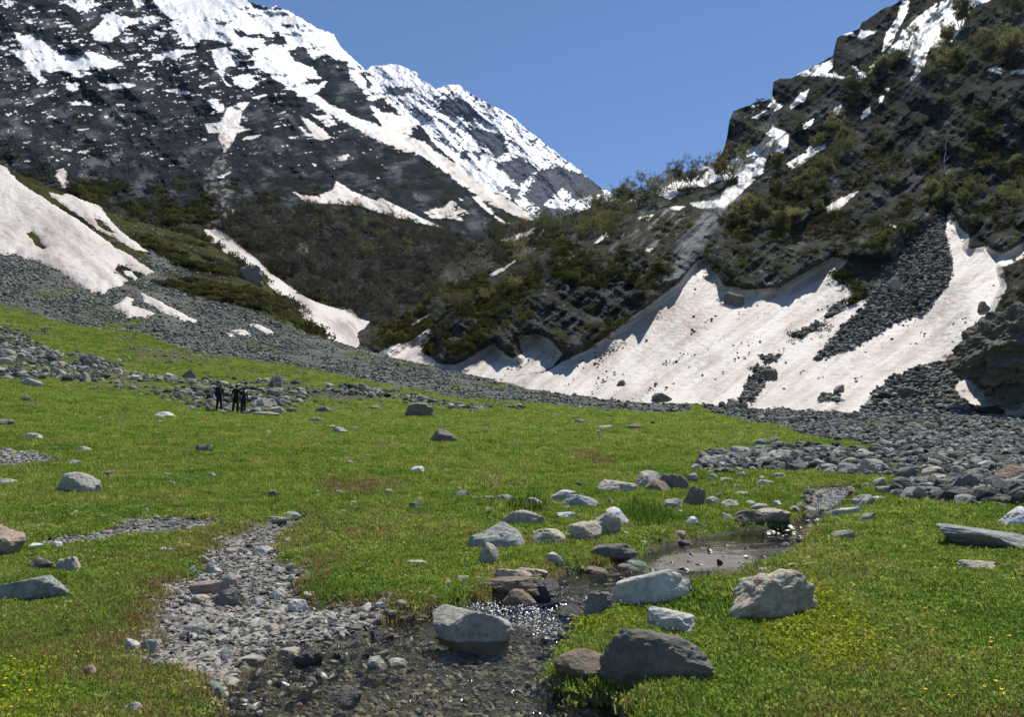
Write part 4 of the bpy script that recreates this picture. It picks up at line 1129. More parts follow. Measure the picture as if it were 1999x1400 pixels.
# left side
H(-60,42,1026,1092,'pink','boulder','pinkish block at the left edge with a dark front face',46,0.7,0.4,26,8,0.04,sink=0.08)
H(46,104,1086,1118,'dark','rock','dark rounded rock near the left edge beside the tan cube rock',47,0.8,0.3,11,10,0.05)
H(114,160,1084,1121,'tan','rock','tan cube-shaped rock in the left grass',48,0.8,0.4,26,8,0.04,sink=0.08)
H(-70,120,1132,1178,'blue','boulder','pale bluish slab pointing right from the left edge',49,0.45,0.8,22,9,0.03,tilt=(-4,-9),rot=6,sink=0.2)
H(113,196,923,962,'grey','boulder','smooth grey dome-shaped boulder in the left meadow',50,0.75,0.35,8,12,0.045,sink=0.2)
H(48,86,1060,1075,'white','stone','pair-topped whitish stone right of the pinkish block',51)
H(98,124,1057,1071,'white','stone','whitish stone at the left end of the pale gravel path',52)
H(308,344,1069,1077,'white','stone','flat white stone on the grass left of the dry stream bed',53,0.5,0.7)
H(346,376,1061,1069,'tan','stone','flat tan stone on the grass left of the dry stream bed',54,0.5,0.6)
H(160,192,1296,1324,'pink','stone','pinkish round stone in the lower left grass',55)
H(244,284,1370,1400,'grey','stone','grey stone at the bottom left edge of the picture',56)
H(110,145,1173,1183,'pink','stone','small pinkish flat stone below the pale bluish slab',57)
H(240,270,1250,1275,'pale','stone','pale upright stone at the eroded left bank',58)
H(270,308,1250,1280,'blue','rock','pale bluish rock at the eroded left bank beside the pale upright stone',59)
# dry bed
H(348,414,1211,1246,'grey','rock','flat grey rock with layered top at the lower end of the dry bed',60,0.75,0.6,12,10,0.05)
H(420,482,1148,1187,'dark','rock','dark rock with pale cap in the middle of the dry bed',61,0.7,0.3,14,9,0.06)
H(372,448,1133,1163,'pink','rock','long purplish slab on the left of the dry bed',62,0.5,0.6,16,9,0.04,tilt=(0,-10))
H(430,470,1118,1145,'grey','rock','grey slab leaning in the middle of the dry bed',63,0.6,0.6,18,9,0.04,tilt=(10,14))
H(395,435,1102,1120,'pale','stone','long pale stone at the upper left of the dry bed',64,0.5,0.6,14,9)
H(432,480,1066,1083,'tan','stone','broad tan stone across the upper dry bed',65,0.5,0.5)
H(498,538,1066,1084,'pale','stone','rounded pale stone right of the broad tan stone',66,0.6,0.4)
H(515,565,1008,1024,'grey','stone','grey slab stones at the narrow top of the dry bed',67,0.5,0.6)
H(545,590,1000,1014,'grey','stone','grey stone above the narrow top of the dry bed',68,0.5,0.6)
H(513,550,1218,1240,'tan','stone','angular tan stone at the water edge of the dry bed',69,0.7,0.4,18,9)
H(418,460,1197,1217,'tan','stone','yellowish tan stone in the lower dry bed',70,0.7,0.4)
H(370,404,1160,1180,'tan','stone','yellow-white stone below the long purplish slab',71,0.7,0.4)
H(528,560,1148,1172,'pale','stone','pale round stone at the right side of the dry bed',72,0.7,0.3)
H(562,602,1172,1198,'pale','stone','flat pale stone near the pool corner of the dry bed',73,0.6,0.5)
H(585,630,1200,1216,'pale','stone','low pale stone on the upper shore of the pool',74,0.6,0.5)
H(730,765,1172,1190,'white','stone','whitish stone at the grass corner above the pool',75,0.7,0.4)
H(490,520,1166,1186,'pale','stone','cream stone right of the dark capped rock in the dry bed',98,0.7,0.4)
H(424,454,1272,1300,'blue','rock','blue-grey upright rock where the dry bed meets the water',76,0.7,0.3,16,9)
H(462,518,1278,1300,'grey','rock','low grey rock in the shallow water left of the black rock',77,0.7,0.5)
H(395,435,1330,1362,'green','rock','greenish rock on the lower left shore of the pool',78,0.8,0.4)
H(340,385,1302,1322,'pink','stone','rounded pinkish stone on the lower left shore',79,0.8,0.4)
# in the pool
H(576,630,1300,1334,'black','rock','black pointed rock standing in the pool',80,0.6,0.2,12,9,0.05,wet=True,sink=0.08)
H(644,680,1303,1323,'black','stone','black stone right of the black pointed rock in the pool',81,0.7,0.3,wet=True)
H(710,754,1311,1338,'grey','rock','grey rounded rock in the pool',82,0.8,0.3,9)
H(750,794,1315,1332,'grey','stone','flat grey stone touching the grey rounded rock in the pool',83,0.6,0.5)
H(646,712,1383,1412,'black','rock','black wet rock cut by the bottom edge of the picture',84,0.6,0.4,wet=True)
H(802,830,1200,1214,'tan','stone','small tan stone at the far shore of the pool',85)
H(722,745,1255,1275,'black','stone','small black pointed stone in the pool left of the pale slab',86,0.6,0.1,wet=True)
H(540,585,1285,1300,'tan','stone','yellowish submerged stone left of the pool centre',87,0.7,0.4)
# meadow
H(836,892,836,864,'dark','boulder','dark boulder alone in the middle of the meadow',88,0.8,0.3,10,11,0.08,sink=0.12)
H(788,846,785,813,'dark','boulder','dark craggy boulder at the upper edge of the meadow',89,0.8,0.2,12,10,0.09,sink=0.1)
H(380,421,867,884,'dark','rock','dark flat rock in the meadow below the hikers',90,0.7,0.3)
H(302,346,803,816,'pale','rock','low pale rock in the meadow left of the hikers',91,0.7,0.5)
H(802,828,909,923,'white','stone','bright white stone in the middle of the meadow',92,0.8,0.3,9)
H(615,652,793,805,'dark','rock','dark flat rock in the meadow right of the hikers',93)
H(603,630,815,825,'grey','rock','grey stone in the meadow below the dark flat rock',94)
H(643,680,833,846,'grey','rock','grey flat rock in the meadow below the grey stone',95)
H(720,748,790,798,'dark','rock','thin dark slab left of the dark craggy boulder',96)
H(1168,1196,830,838,'pale','rock','pale flat rock in the far right of the meadow',97)
H(1222,1256,826,838,'dark','rock','dark rock in the far right of the meadow beside the pale flat rock',99)
H(1118,1142,817,826,'dark','rock','dark low rock in the far meadow left of the pale flat rock',100)
H(150,178,870,881,'pale','stone','oval pale stone in the left meadow above the dome-shaped boulder',101)
H(130,155,898,908,'grey','stone','grey stone directly above the dome-shaped boulder',102)
H(46,86,846,858,'pale','rock','flat pale rock near the left edge of the meadow',103,0.6,0.6)
H(-10,36,934,947,'pale','stone','flat pale stone at the left edge level with the dome-shaped boulder',104,0.6,0.6)
H(-30,24,817,832,'dark','rock','dark broken rock at the left edge of the far meadow',105)
H(523,543,957,970,'dark','stone','dark grey stone above the dry bed',106)
H(203,224,920,931,'dark','stone','small dark stone right of the dome-shaped boulder',107)
H(405,422,923,932,'pale','stone','small pale stone in the left centre of the meadow',108)
# rock group left of the right boulder field
H(1230,1294,918,952,'grey','boulder','smooth grey boulder on top of the rock group behind the tall grass',109,0.8,0.4,9,11,0.04)
H(1282,1342,921,957,'dark','boulder','sloping dark slab on the right of the rock group behind the tall grass',110,0.6,0.5,14,9,0.04,tilt=(0,16))
H(1252,1306,935,960,'brown','boulder','brown rounded boulder at the front of the rock group behind the tall grass',111,0.8,0.3,9,11,0.06)
H(1164,1242,935,962,'grey','boulder','broad mottled boulder on the left of the rock group behind the tall grass',112,0.7,0.4,10,11,0.08)
H(1334,1380,949,988,'dark','boulder','angular dark block with pale vein right of the rock group',113,0.8,0.4,26,8,0.03,sink=0.08)
H(1376,1404,970,988,'grey','rock','grey rock right of the angular dark block',114)
H(1286,1334,973,994,'grey','rock','flat grey rock left below the angular dark block',115,0.6,0.5)
H(1075,1130,957,980,'pale','rock','pale slab left end of the long outcrop above the tall grass',116,0.6,0.5,12,10,0.06)
H(1098,1168,964,994,'blue','boulder','blue-green slab sloping right in the outcrop above the tall grass',117,0.6,0.6,14,9,0.05,tilt=(0,12))
H(965,1000,964,978,'grey','rock','flat grey rock in the grass left of the outcrop',118)
H(1022,1058,971,985,'pale','rock','pale rough rock just left of the outcrop',119)
H(918,948,1098,1101,'dark','stone','thin dark stone above the layered slab',120)
H(1118,1140,941,951,'black','stone','small black stone left of the broad mottled boulder',121)
H(1088,1124,1000,1012,'white','stone','small white stone between the two outcrop rocks',122)
H(1408,1442,975,992,'tan','rock','tan rock in the grass between angular block and cascade',123)
H(1460,1510,984,996,'grey','rock','thin grey slab above the tan boulder at the pool head',124,0.5,0.6,tilt=(0,8))
H(1432,1465,958,968,'pale','stone','pale flat stone in the grass left of the cascade',125)
H(1480,1512,936,950,'pale','rock','pale rock in the grass strip behind the cascade',126)
# right boulder field, single stones one can tell apart
H(1666,1738,896,926,'grey','boulder','largest layered grey boulder in the middle of the right boulder field',127,0.8,0.4,14,10,0.07)
H(1634,1672,904,928,'grey','rock','grey rock touching the left side of the largest layered boulder',128)
H(1798,1852,911,932,'tan','boulder','tan-topped boulder in the right part of the boulder field',129,0.8,0.4,9,11)
H(1800,1890,927,944,'grey','boulder','long flat grey slab below the tan-topped boulder',130,0.5,0.7,16,9,0.05)
H(1864,1924,925,968,'dark','boulder','dark layered slab tilted up at the right of the boulder field',131,0.6,0.5,18,9,0.06,tilt=(0,-22))
H(1936,2030,910,954,'brown','boulder','big brown boulder at the right edge of the boulder field',132,0.8,0.3,9,11,0.06)
H(1746,1788,915,936,'dark','rock','dark rock at the lower right edge of the central boulder field',133,0.7,0.4,tilt=(0,-14))
H(1930,1985,890,912,'dark','rock','dark rock behind the big brown boulder',134)
H(1912,1945,895,918,'pale','rock','pale upright rock left of the dark rock behind the brown boulder',135)
H(1798,1845,880,902,'dark','rock','dark broad rock at the upper right of the boulder field',136)
H(1850,1890,878,903,'dark','rock','dark peaked rock right of the dark broad rock in the boulder field',137)
H(1390,1425,888,906,'pale','rock','pale rock at the left end of the right boulder field',138)
H(1415,1470,872,892,'grey','rock','grey rock crowning the left heap of the boulder field',139)
H(1520,1555,872,888,'dark','rock','dark rock in the left centre of the boulder field',140)
H(1620,1648,862,878,'dark','rock','dark pointed rock at the grassy upper edge of the boulder field',141)
H(1878,1912,976,990,'dark','rock','dark low rock in the brown turf above the big dark slab',142)
H(1710,1760,948,964,'tan','rock','tan rock in the grass right of the cascade',143)
# around the hikers and the left boulder belt
H(524,556,732,762,'dark','boulder','upright dark rock behind the right hiker',144,0.8,0.1,14,9,0.08,sink=0.08)
H(514,548,756,776,'dark','boulder','dark rock below the upright rock behind the hikers',145)
H(503,535,777,794,'tan','boulder','tan block with reddish side right of the hikers',146,0.8,0.4,26,8,0.03,sink=0.1)
H(486,515,774,784,'pale','rock','pale flat slab just right of the hikers',147,0.7,0.6)
H(516,560,793,808,'grey','rock','long grey slab right of the hikers feet',148,0.5,0.5,tilt=(0,-8))
H(558,582,795,806,'dark','rock','dark rock at the right end of the slabs beside the hikers',149)
H(488,545,802,812,'pink','rock','low pinkish slabs in front of the tan block',150,0.5,0.6)
H(400,420,766,783,'black','rock','black rock left of the backpack hiker',151)
H(400,430,780,793,'dark','rock','dark rock below the black rock left of the backpack hiker',152)
H(355,380,724,740,'dark','boulder','rounded dark boulder in the left boulder belt',153)
H(318,345,728,742,'grey','boulder','grey boulder left of the rounded dark boulder in the belt',154)
H(150,183,692,708,'pink','boulder','long pinkish slab in the upper left boulder belt',155,0.5,0.6,tilt=(0,14))
H(-20,28,698,712,'tan','boulder','tan flat slab at the left end of the boulder belt',156,0.6,0.6)
H(32,80,738,754,'grey','rock','grey flat slab on grass below the left boulder belt',157,0.5,0.6,tilt=(0,6))
H(44,58,774,785,'dark','rock','small dark pointed rock in the far left meadow',158)
H(160,180,700,716,'dark','rock','dark pointed rock in the left boulder belt below the pinkish slab',159)
H(218,240,719,730,'tan','rock','tan rock in the middle of the left boulder belt',160)
# on the scree and at the foot of the snow
H(466,519,520,552,'dark','boulder','big dark boulder beside the snow gully on the left slope',161,0.7,0.4,14,9,0.08,sink=0.1)
H(524,548,551,569,'dark','boulder','smaller dark boulder below the big one beside the snow gully',162)

# rocks on the right mountain: placed on that slope
def sheet_point(S, x, y):
    k = np.argmin((S['px'] - x)**2 + (S['py'] - y)**2)
    return S['P'].reshape(-1, 3)[k]
def far_rock(S, x0, x1, y0, y1, colr, label, seed, ratio=0.8, slab=0.4, sharp=14, tilt=(0, 0), rough=0.07, cuts=10):
    p = sheet_point(S, 0.5 * (x0 + x1), 0.35 * y0 + 0.65 * y1)
    W = (x1 - x0) / F_PX * p[1]; Hh = (y1 - y0) / F_PX * p[1]
    P, F = rock_np(seed, 6 if x1 - x0 > 100 else 4, (W, W * ratio, Hh * 1.1), cuts, sharp, rough, slab)
    q_ = P / (0.5 * W)
    P = P * (1 + 0.035 * ridged(q_[:, 0] * 1.6 + seed, q_[:, 1] * 1.6, q_[:, 2] * 6.0, 5, 0.65) + 0.03 * fbm(q_[:, 0] * 9, q_[:, 1] * 9 + seed, q_[:, 2] * 9, 4, 0.65))[:, None]
    o = obj('boulder', mesh_np('boulder', P, F, [MAT['farrock']], False), label=label, category='rock')
    o.location = (p[0], p[1] - 0.1 * W, p[2] + 0.12 * Hh)
    o.rotation_euler = (math.radians(tilt[0]), math.radians(tilt[1]), 0)
    o.color = (*RC[colr], 1)
    return o
R_ = RIGHT
far_rock(R_, 1266,1312,768,788,'dark','dark boulder at the lower edge of the great snow fan',201)
far_rock(R_, 1204,1224,741,756,'brown','single brown boulder lying on the lower snow fan',202)
far_rock(R_, 1406,1452,568,604,'dark','dark slab lying on the snow below the overhanging cliff',203,0.6,0.4,14,(0,-25))
far_rock(R_, 1380,1412,500,530,'dark','dark rock at the apex of the snow fan beside the wet slabs',204)
far_rock(R_, 1748,1795,753,782,'dark','dark boulder on the brown rubble at the right foot of the mountain',205)
far_rock(R_, 1708,1748,764,790,'black','black boulder left of the dark boulder on the brown rubble',206)
far_rock(R_, 1930,1990,768,800,'green','greenish grey block in the snow at the right foot of the mountain',207,0.7,0.4,24,(0,10))
far_rock(R_, 1952,1988,720,762,'grey','upright grey block below the huge overhanging rock',208,0.7,0.3,20,(0,12))
far_rock(R_, 1898,1960,732,764,'dark','knobbly dark boulder below the huge overhanging rock',209,0.8,0.3,9)
far_rock(R_, 1920,1948,755,778,'dark','small dark boulder in the snow above the greenish block',210)
far_rock(R_, 1900,1958,795,818,'black','low black boulder at the lower right edge of the rubble',211,0.7,0.3,12)
far_rock(R_, 1884,2080,618,744,'brown2','huge dark overhanging rock at the right edge',212,0.9,0.2,12,(0,-18),0.16,16)
far_rock(R_, 1985,2040,735,775,'brown','brown boulder at the right edge below the huge rock',213)
far_rock(R_, 1780,1800,580,603,'black','dark pointed rock on the talus strip between the snow tongues',214,0.6,0.3,14,(0,-30))
far_rock(R_, 1730,1760,545,575,'grey','grey block in the talus strip',215)
far_rock(R_, 1905,1930,590,615,'dark','dark rock at the right border of the upper snow tongue',216)
far_rock(R_, 1480,1515,722,742,'dark','dark rubble block on the middle of the snow fan',217)
far_rock(R_, 1490,1510,715,728,'tan','tan block above the dark rubble block on the snow fan',218)
far_rock(R_, 1625,1650,752,768,'grey','grey block lying alone near the foot of the right snow tongue',219)
# ---- further single rocks of the boulder field, the belt and the dry bed (copies of a few kinds)
_kinds = []
for i in range(14):
    r_ = np.random.default_rng(1300 + i)
    P_, F_ = rock_np(1300 + i, 3, (1, r_.uniform(0.6, 0.95), r_.uniform(0.35, 0.75)), 10, r_.uniform(9, 22), 0.06, r_.uniform(0.3, 0.7))
    _kinds.append((mesh_np('rock', P_, F_, [MAT['rock']], False), P_))
def thirds(v, a, b, names):
    t = (v - a) / (b - a)
    return names[0] if t < 0.34 else names[1] if t < 0.67 else names[2]
def zone_rocks(poly, n, smin, smax, place, group, colors, seed):
    r = random.Random(seed)
    P_ = np.asarray(poly, float)
    xs0, xs1 = max(P_[:, 0].min(), 0), min(P_[:, 0].max(), 1999); ys0, ys1 = P_[:, 1].min(), P_[:, 1].max()
    c = 0; tries = 0
    spots = []
    while c < n and tries < 4000:
        tries += 1
        x, y = r.uniform(xs0, xs1), r.uniform(ys0, ys1)
        if not pip(np.array([x]), np.array([y]), poly)[0]:
            continue
        s = smin + (smax - smin) * r.random() ** 1.6
        if any(abs(x - a) < 0.55 * (s + b) and abs(y - d) < 0.3 * (s + b) for a, d, b in spots):
            continue
        spots.append((x, y, s))
        X, Y = solve_ground(x, y, gV)
        W = s / F_PX * Y
        me, _ = _kinds[r.randrange(len(_kinds))]
        o = bpy.data.objects.new('rock', me)
        C.objects.link(o)
        o.scale = (W, W * r.uniform(0.85, 1.15), W * r.uniform(0.75, 1.15))
        o.rotation_euler = (r.gauss(0, 0.16), r.gauss(0, 0.2), r.uniform(0, 6.28))
        o.location = (X, Y + 0.3 * W, float(ground_z(X, Y + 0.3 * W)) + 0.12 * W)
        cn = r.choice(colors)
        k = r.uniform(0.8, 1.2)
        o.color = (*[q * k for q in RC[cn]], 1)
        size = 'large' if s > smin + 0.5 * (smax - smin) else 'mid-sized' if s > smin + 0.2 * (smax - smin) else 'small'
        cw = {'dark': 'dark grey', 'pale': 'pale', 'tan': 'tan', 'grey': 'grey', 'brown': 'brown', 'pink': 'pinkish', 'blue': 'bluish', 'rust': 'rusty', 'green': 'greenish', 'white': 'whitish'}[cn]
        o['label'] = '%s %s rock, %s %s in %s' % (size, cw, thirds(y, ys0, ys1, ('rear', 'middle', 'front')), thirds(x, xs0, xs1, ('left', 'centre', 'right')), place)
        o['category'] = 'rock'; o['group'] = group
        ROCK_SPOTS.append((X, Y + 0.3 * W, 0.4 * W, 0.35 * W))
        c += 1
zone_rocks(BOULD_R, 62, 16, 52, 'the right boulder field', 'rocks of the right boulder field', ('grey', 'grey', 'dark', 'blue', 'pale', 'tan'), 1)
zone_rocks(BELT_PX[0], 34, 12, 34, 'the left boulder belt', 'rocks of the left boulder belt', ('grey', 'dark', 'dark', 'tan', 'pink'), 2)
zone_rocks(BELT_PX[1], 16, 10, 24, 'the boulder belt around the hikers', 'rocks around the hikers', ('grey', 'dark', 'dark', 'pale'), 3)
zone_rocks(BELT_PX[2], 16, 10, 26, 'the boulder line right of the hikers', 'rocks right of the hikers', ('grey', 'dark', 'dark'), 4)
zone_rocks([(400,1060),(560,1060),(585,1110),(580,1170),(730,1180),(700,1212),(540,1240),(440,1260),(330,1270),(320,1200),(360,1140)], 30, 14, 34, 'the dry stream bed', 'rocks of the dry stream bed', ('pale', 'grey', 'tan', 'pale', 'green'), 5)
zone_rocks([(1390,930),(1480,925),(1560,940),(1560,985),(1430,1000),(1390,985)], 12, 12, 30, 'the stony grass left of the cascade', 'rocks left of the cascade', ('pale', 'grey', 'tan'), 6)
zone_rocks([(1700,960),(1800,950),(1990,970),(1990,995),(1850,990),(1720,1000)], 14, 12, 32, 'the brown stony turf behind the big dark slab', 'rocks behind the big slab', ('pale', 'grey', 'tan', 'brown'), 7)
zone_rocks([(600,960),(760,960),(960,970),(960,1000),(820,1010),(620,1000)], 16, 12, 32, 'the stone strip across the near meadow', 'stones of the near meadow strip', ('pale', 'grey', 'dark', 'tan'), 8)
zone_rocks([(1060,985),(1130,960),(1240,985),(1240,1050),(1120,1075),(1060,1050)], 16, 10, 30, 'the grass between outcrop and rapids', 'rocks between outcrop and rapids', ('tan', 'grey', 'pale', 'brown'), 10)
zone_rocks([(1240,1060),(1340,1030),(1440,1010),(1440,1022),(1340,1048),(1250,1080)], 9, 10, 28, 'the left rim of the upper pool', 'rocks on the rim of the upper pool', ('brown', 'dark', 'tan'), 11)
zone_rocks([(1370,1000),(1440,985),(1560,985),(1560,1000),(1470,1018),(1380,1025)], 12, 10, 30, 'the far bank of the upper pool', 'rocks on the far bank of the upper pool', ('pale', 'grey', 'tan', 'brown'), 12)
zone_rocks([(840,1150),(950,1120),(960,1140),(900,1160),(850,1178)], 8, 10, 26, 'the left bank above the pool', 'rocks on the left bank above the pool', ('pale', 'grey', 'tan', 'brown'), 13)
zone_rocks([(600,1180),(760,1175),(800,1190),(700,1212),(600,1216)], 10, 10, 26, 'the stony far shore of the pool', 'rocks on the far shore of the pool', ('pale', 'grey', 'tan', 'pale'), 14)
zone_rocks([(1360,910),(1440,925),(1420,945),(1340,940)], 8, 14, 34, 'the pale slabs beside the rock group', 'pale slabs beside the rock group', ('pale', 'pale', 'grey'), 9)
# ------------------------------------------------------------------ hikers
def plain(name, colr, rough=0.8, bsc=60, spec=0.2):
    m, nt, out = new_mat(name)
    b = N(nt, 'ShaderNodeBsdfPrincipled', Roughness=rough)
    b.inputs['Specular IOR Level'].default_value = spec
    nz = noise_node(nt, bsc, 4, 0.6)
    r = ramp(nt, nz.outputs['Fac'], [(0.3, tuple(0.75 * c for c in colr)), (0.7, tuple(1.2 * c for c in colr))])
    nt.links.new(r.outputs[0], b.inputs['Base Color'])
    nt.links.new(bump(nt, nz.outputs['Fac'], 0.3, 0.01), b.inputs['Normal'])
    nt.links.new(b.outputs[0], out.inputs[0])
    return m
MAT['skin'] = plain('skin', (0.32, 0.19, 0.12), 0.6)
MAT['hair'] = plain('hair', (0.012, 0.010, 0.009), 0.55)
MAT['blackcloth'] = plain('black_cloth', (0.014, 0.014, 0.016), 0.9)
MAT['navycloth'] = plain('navy_cloth', (0.014, 0.015, 0.026), 0.9)
MAT['greycloth'] = plain('charcoal_cloth', (0.022, 0.022, 0.024), 0.9)
MAT['whitecloth'] = plain('white_cloth', (0.65, 0.65, 0.66), 0.9)
MAT['shoe'] = plain('shoe', (0.02, 0.018, 0.016), 0.7)
MAT['eye'] = plain('eye', (0.03, 0.02, 0.015), 0.2)

def person(px, py, height, stride, lean, top, legs, label, turn=0.0, arm=(0.0, 0.0)):
    X, Y = solve_ground(px, py, gV)
    Z = float(ground_z(X, Y))
    v, e, r = [], [], []
    def add(p, rad, parent=None):
        v.append(p); r.append(rad)
        if parent is not None:
            e.append((parent, len(v) - 1))
        return len(v) - 1
    pel = add((0, 0, 0.95), (0.155, 0.115))
    wai = add((0, lean * 0.3, 1.10), (0.135, 0.10), pel)
    che = add((0, lean * 0.7, 1.30), (0.165, 0.115), wai)
    upp = add((0, lean * 0.95, 1.42), (0.13, 0.095), che)
    nec = add((0, lean * 1.1, 1.50), (0.055, 0.055), upp)
    hb = add((0, lean * 1.15 + 0.01, 1.565), (0.072, 0.082), nec)
    hm = add((0, lean * 1.15 + 0.012, 1.63), (0.078, 0.095), hb)
    add((0, lean * 1.15 + 0.0, 1.70), (0.055, 0.07), hm)
    nose = add((0, lean * 1.15 + 0.105, 1.615), (0.014, 0.016), hm)
    for s in (-1, 1):
        add((s * 0.085, lean * 1.15, 1.62), (0.012, 0.024), hm)
        sh = add((s * 0.175, lean * 0.95, 1.425), (0.07, 0.07), upp)
        a = arm[0] if s < 0 else arm[1]
        el = add((s * 0.235, lean * 0.8 - 0.04 + a * 0.4, 1.15), (0.047, 0.047), sh)
        wr = add((s * 0.245, lean * 0.7 + 0.05 + a, 0.92), (0.032, 0.028), el)
        pa = add((s * 0.245, lean * 0.7 + 0.065 + a * 1.1, 0.855), (0.034, 0.018), wr)
        for i, (dy, ln) in enumerate(((-0.028, 0.062), (-0.009, 0.075), (0.010, 0.072), (0.027, 0.056))):
            f1 = add((s * 0.243, lean * 0.7 + 0.068 + a * 1.1 + dy, 0.855 - 0.45 * ln - 0.02), (0.0095, 0.009), pa)
            add((s * 0.232, lean * 0.7 + 0.078 + a * 1.1 + dy, 0.855 - ln - 0.03), (0.008, 0.008), f1)
        t1 = add((s * 0.228, lean * 0.7 + 0.105 + a * 1.1, 0.862), (0.011, 0.010), pa)
        add((s * 0.222, lean * 0.7 + 0.118 + a * 1.1, 0.828), (0.009, 0.009), t1)
        st_ = stride * s
        hip = add((s * 0.095, 0, 0.90), (0.118, 0.115), pel)
        kn = add((s * 0.105, 0.03 + st_ * 0.5, 0.50), (0.082, 0.085), hip)
        an = add((s * 0.105, -0.03 + st_, 0.10 + (0.03 if st_ < 0 else 0)), (0.060, 0.062), kn)
        hl = add((s * 0.105, -0.02 + st_, 0.045), (0.042, 0.042), an)
        add((s * 0.118, 0.15 + st_, 0.035), (0.040, 0.030), hl)
    me = bpy.data.meshes.new('person')
    me.from_pydata(v, e, [])
    tmp = bpy.data.objects.new('person_tmp', me)
    C.objects.link(tmp)
    sk = tmp.modifiers.new('skin', 'SKIN')
    sk.use_smooth_shade = True
    if not me.skin_vertices:
        me.skin_vertices.new()
    for i, rad in enumerate(r):
        sv = me.skin_vertices[0].data[i]
        sv.radius = rad
        sv.use_root = i == 0
    sb = tmp.modifiers.new('sub', 'SUBSURF'); sb.levels = 2; sb.render_levels = 2
    dg = bpy.context.evaluated_depsgraph_get()
    body = bpy.data.meshes.new_from_object(tmp.evaluated_get(dg))
    bpy.data.objects.remove(tmp)
    body.materials.clear()
    for m in ('skin', top, legs, 'shoe'):
        body.materials.append(MAT[m])
    for p in body.polygons:
        c = p.center
        if c.z > 1.485: mi = 0
        elif abs(c.x) > 0.17 and c.z < 0.90: mi = 0
        elif c.z > 0.93 or abs(c.x) > 0.185: mi = 1
        elif c.z > 0.085: mi = 2
        else: mi = 3
        p.material_index = mi
        p.use_smooth = True
    sc = height / 1.75
    o = obj('person', body, label=label, category='person', group='hikers walking up the meadow')
    o.location = (X, Y, Z - 0.01)
    o.scale = (sc,) * 3
    o.rotation_euler = (0, 0, turn)
    # hair: a cap over crown and back of the head
    Vh, Fh = ico(3)
    Ph = Vh * np.array((0.092, 0.108, 0.105)) + np.array((0, lean * 1.15 + 0.0, 1.65))
    keep = ~((Vh[:, 1] > 0.25) & (Vh[:, 2] < 0.45)) & (Vh[:, 2] > -0.75)
    Fk = Fh[keep[Fh].all(1)]
    Ph += (0.006 * fbm(Ph[:, 0] * 40, Ph[:, 1] * 40, Ph[:, 2] * 40, 2))[:, None] * Vh
    obj('hair', sub_mesh('hair', Ph, Fk, [MAT['hair']], True, {}), o)
    for s in (-1, 1):
        Ve, Fe = ico(1)
        obj('eye', mesh_np('eye', Ve * 0.011 + np.array((s * 0.032, lean * 1.15 + 0.094, 1.642)), Fe, [MAT['eye']], True), o)
    return o

P1 = person(427, 803, 1.66, 0.10, 0.05, 'blackcloth', 'navycloth', 'leftmost hiker in black carrying a dark backpack, seen from behind', -0.1)
P2 = person(459, 807, 1.76, 0.12, 0.03, 'blackcloth', 'blackcloth', 'taller hiker in black, left of the close pair walking side by side', 0.05)
P3 = person(474, 809, 1.64, -0.09, 0.03, 'greycloth', 'navycloth', 'hiker in charcoal with a white cloth on one shoulder, right of the pair', 0.05)

def box_np(c, d, bev=0.25, seg=6, seed=0, wob=0.0):
    """rounded box from a superellipsoid"""
    V, F = ico(3)
    k = 2.0 / bev * 0.5
    q = (np.abs(V) ** k).sum(1) ** (-1.0 / k)
    P = V * q[:, None] * np.asarray(d) / 2
    if wob:
        P *= (1 + wob * fbm(P[:, 0] * 9 + seed, P[:, 1] * 9, P[:, 2] * 9, 2))[:, None]
    return P + np.asarray(c), F

bp = bpy.data.objects.new('backpack', None)
C.objects.link(bp)
bp.location = P1.location; bp.rotation_euler = P1.rotation_euler; bp.scale = P1.scale
bp['label'] = 'bulky black backpack on the back of the leftmost hiker'; bp['category'] = 'backpack'
for nm, c_, d_, b_ in (('pack_body', (0, -0.20, 1.24), (0.34, 0.22, 0.50), 0.22), ('lid', (0, -0.20, 1.51), (0.33, 0.24, 0.14), 0.3), ('front_pocket', (0, -0.32, 1.16), (0.24, 0.10, 0.26), 0.25),
                       ('side_pocket', (-0.19, -0.19, 1.12), (0.08, 0.14, 0.24), 0.3), ('side_pocket', (0.19, -0.19, 1.12), (0.08, 0.14, 0.24), 0.3), ('bedroll', (0, -0.21, 0.965), (0.42, 0.14, 0.14), 0.45)):
    Pq, Fq = box_np(c_, d_, b_, seed=3, wob=0.05)
    obj(nm, mesh_np(nm, Pq, Fq, [MAT['greycloth' if nm in ('lid', 'bedroll') else 'blackcloth']], True), bp)
for s in (-1, 1):
    ang = np.linspace(-0.5 * math.pi, 0.62 * math.pi, 14)
    cy = np.stack([np.full(14, s * 0.115), 0.02 + 0.135 * np.cos(ang), 1.30 + 0.19 * np.sin(ang)], -1)
    V = np.concatenate([cy + (-0.025, 0, 0), cy + (0.025, 0, 0), cy * (1, 1, 1) + (0.025, 0.012, 0.004), cy + (-0.025, 0.012, 0.004)])
    F = []
    for i in range(13):
        for a_, b_ in ((0, 1), (1, 2), (2, 3), (3, 0)):
            F.append((a_ * 14 + i, b_ * 14 + i, b_ * 14 + i + 1, a_ * 14 + i + 1))
    obj('shoulder_strap', mesh_np('shoulder_strap', V, np.array(F), [MAT['blackcloth']], True), bp)
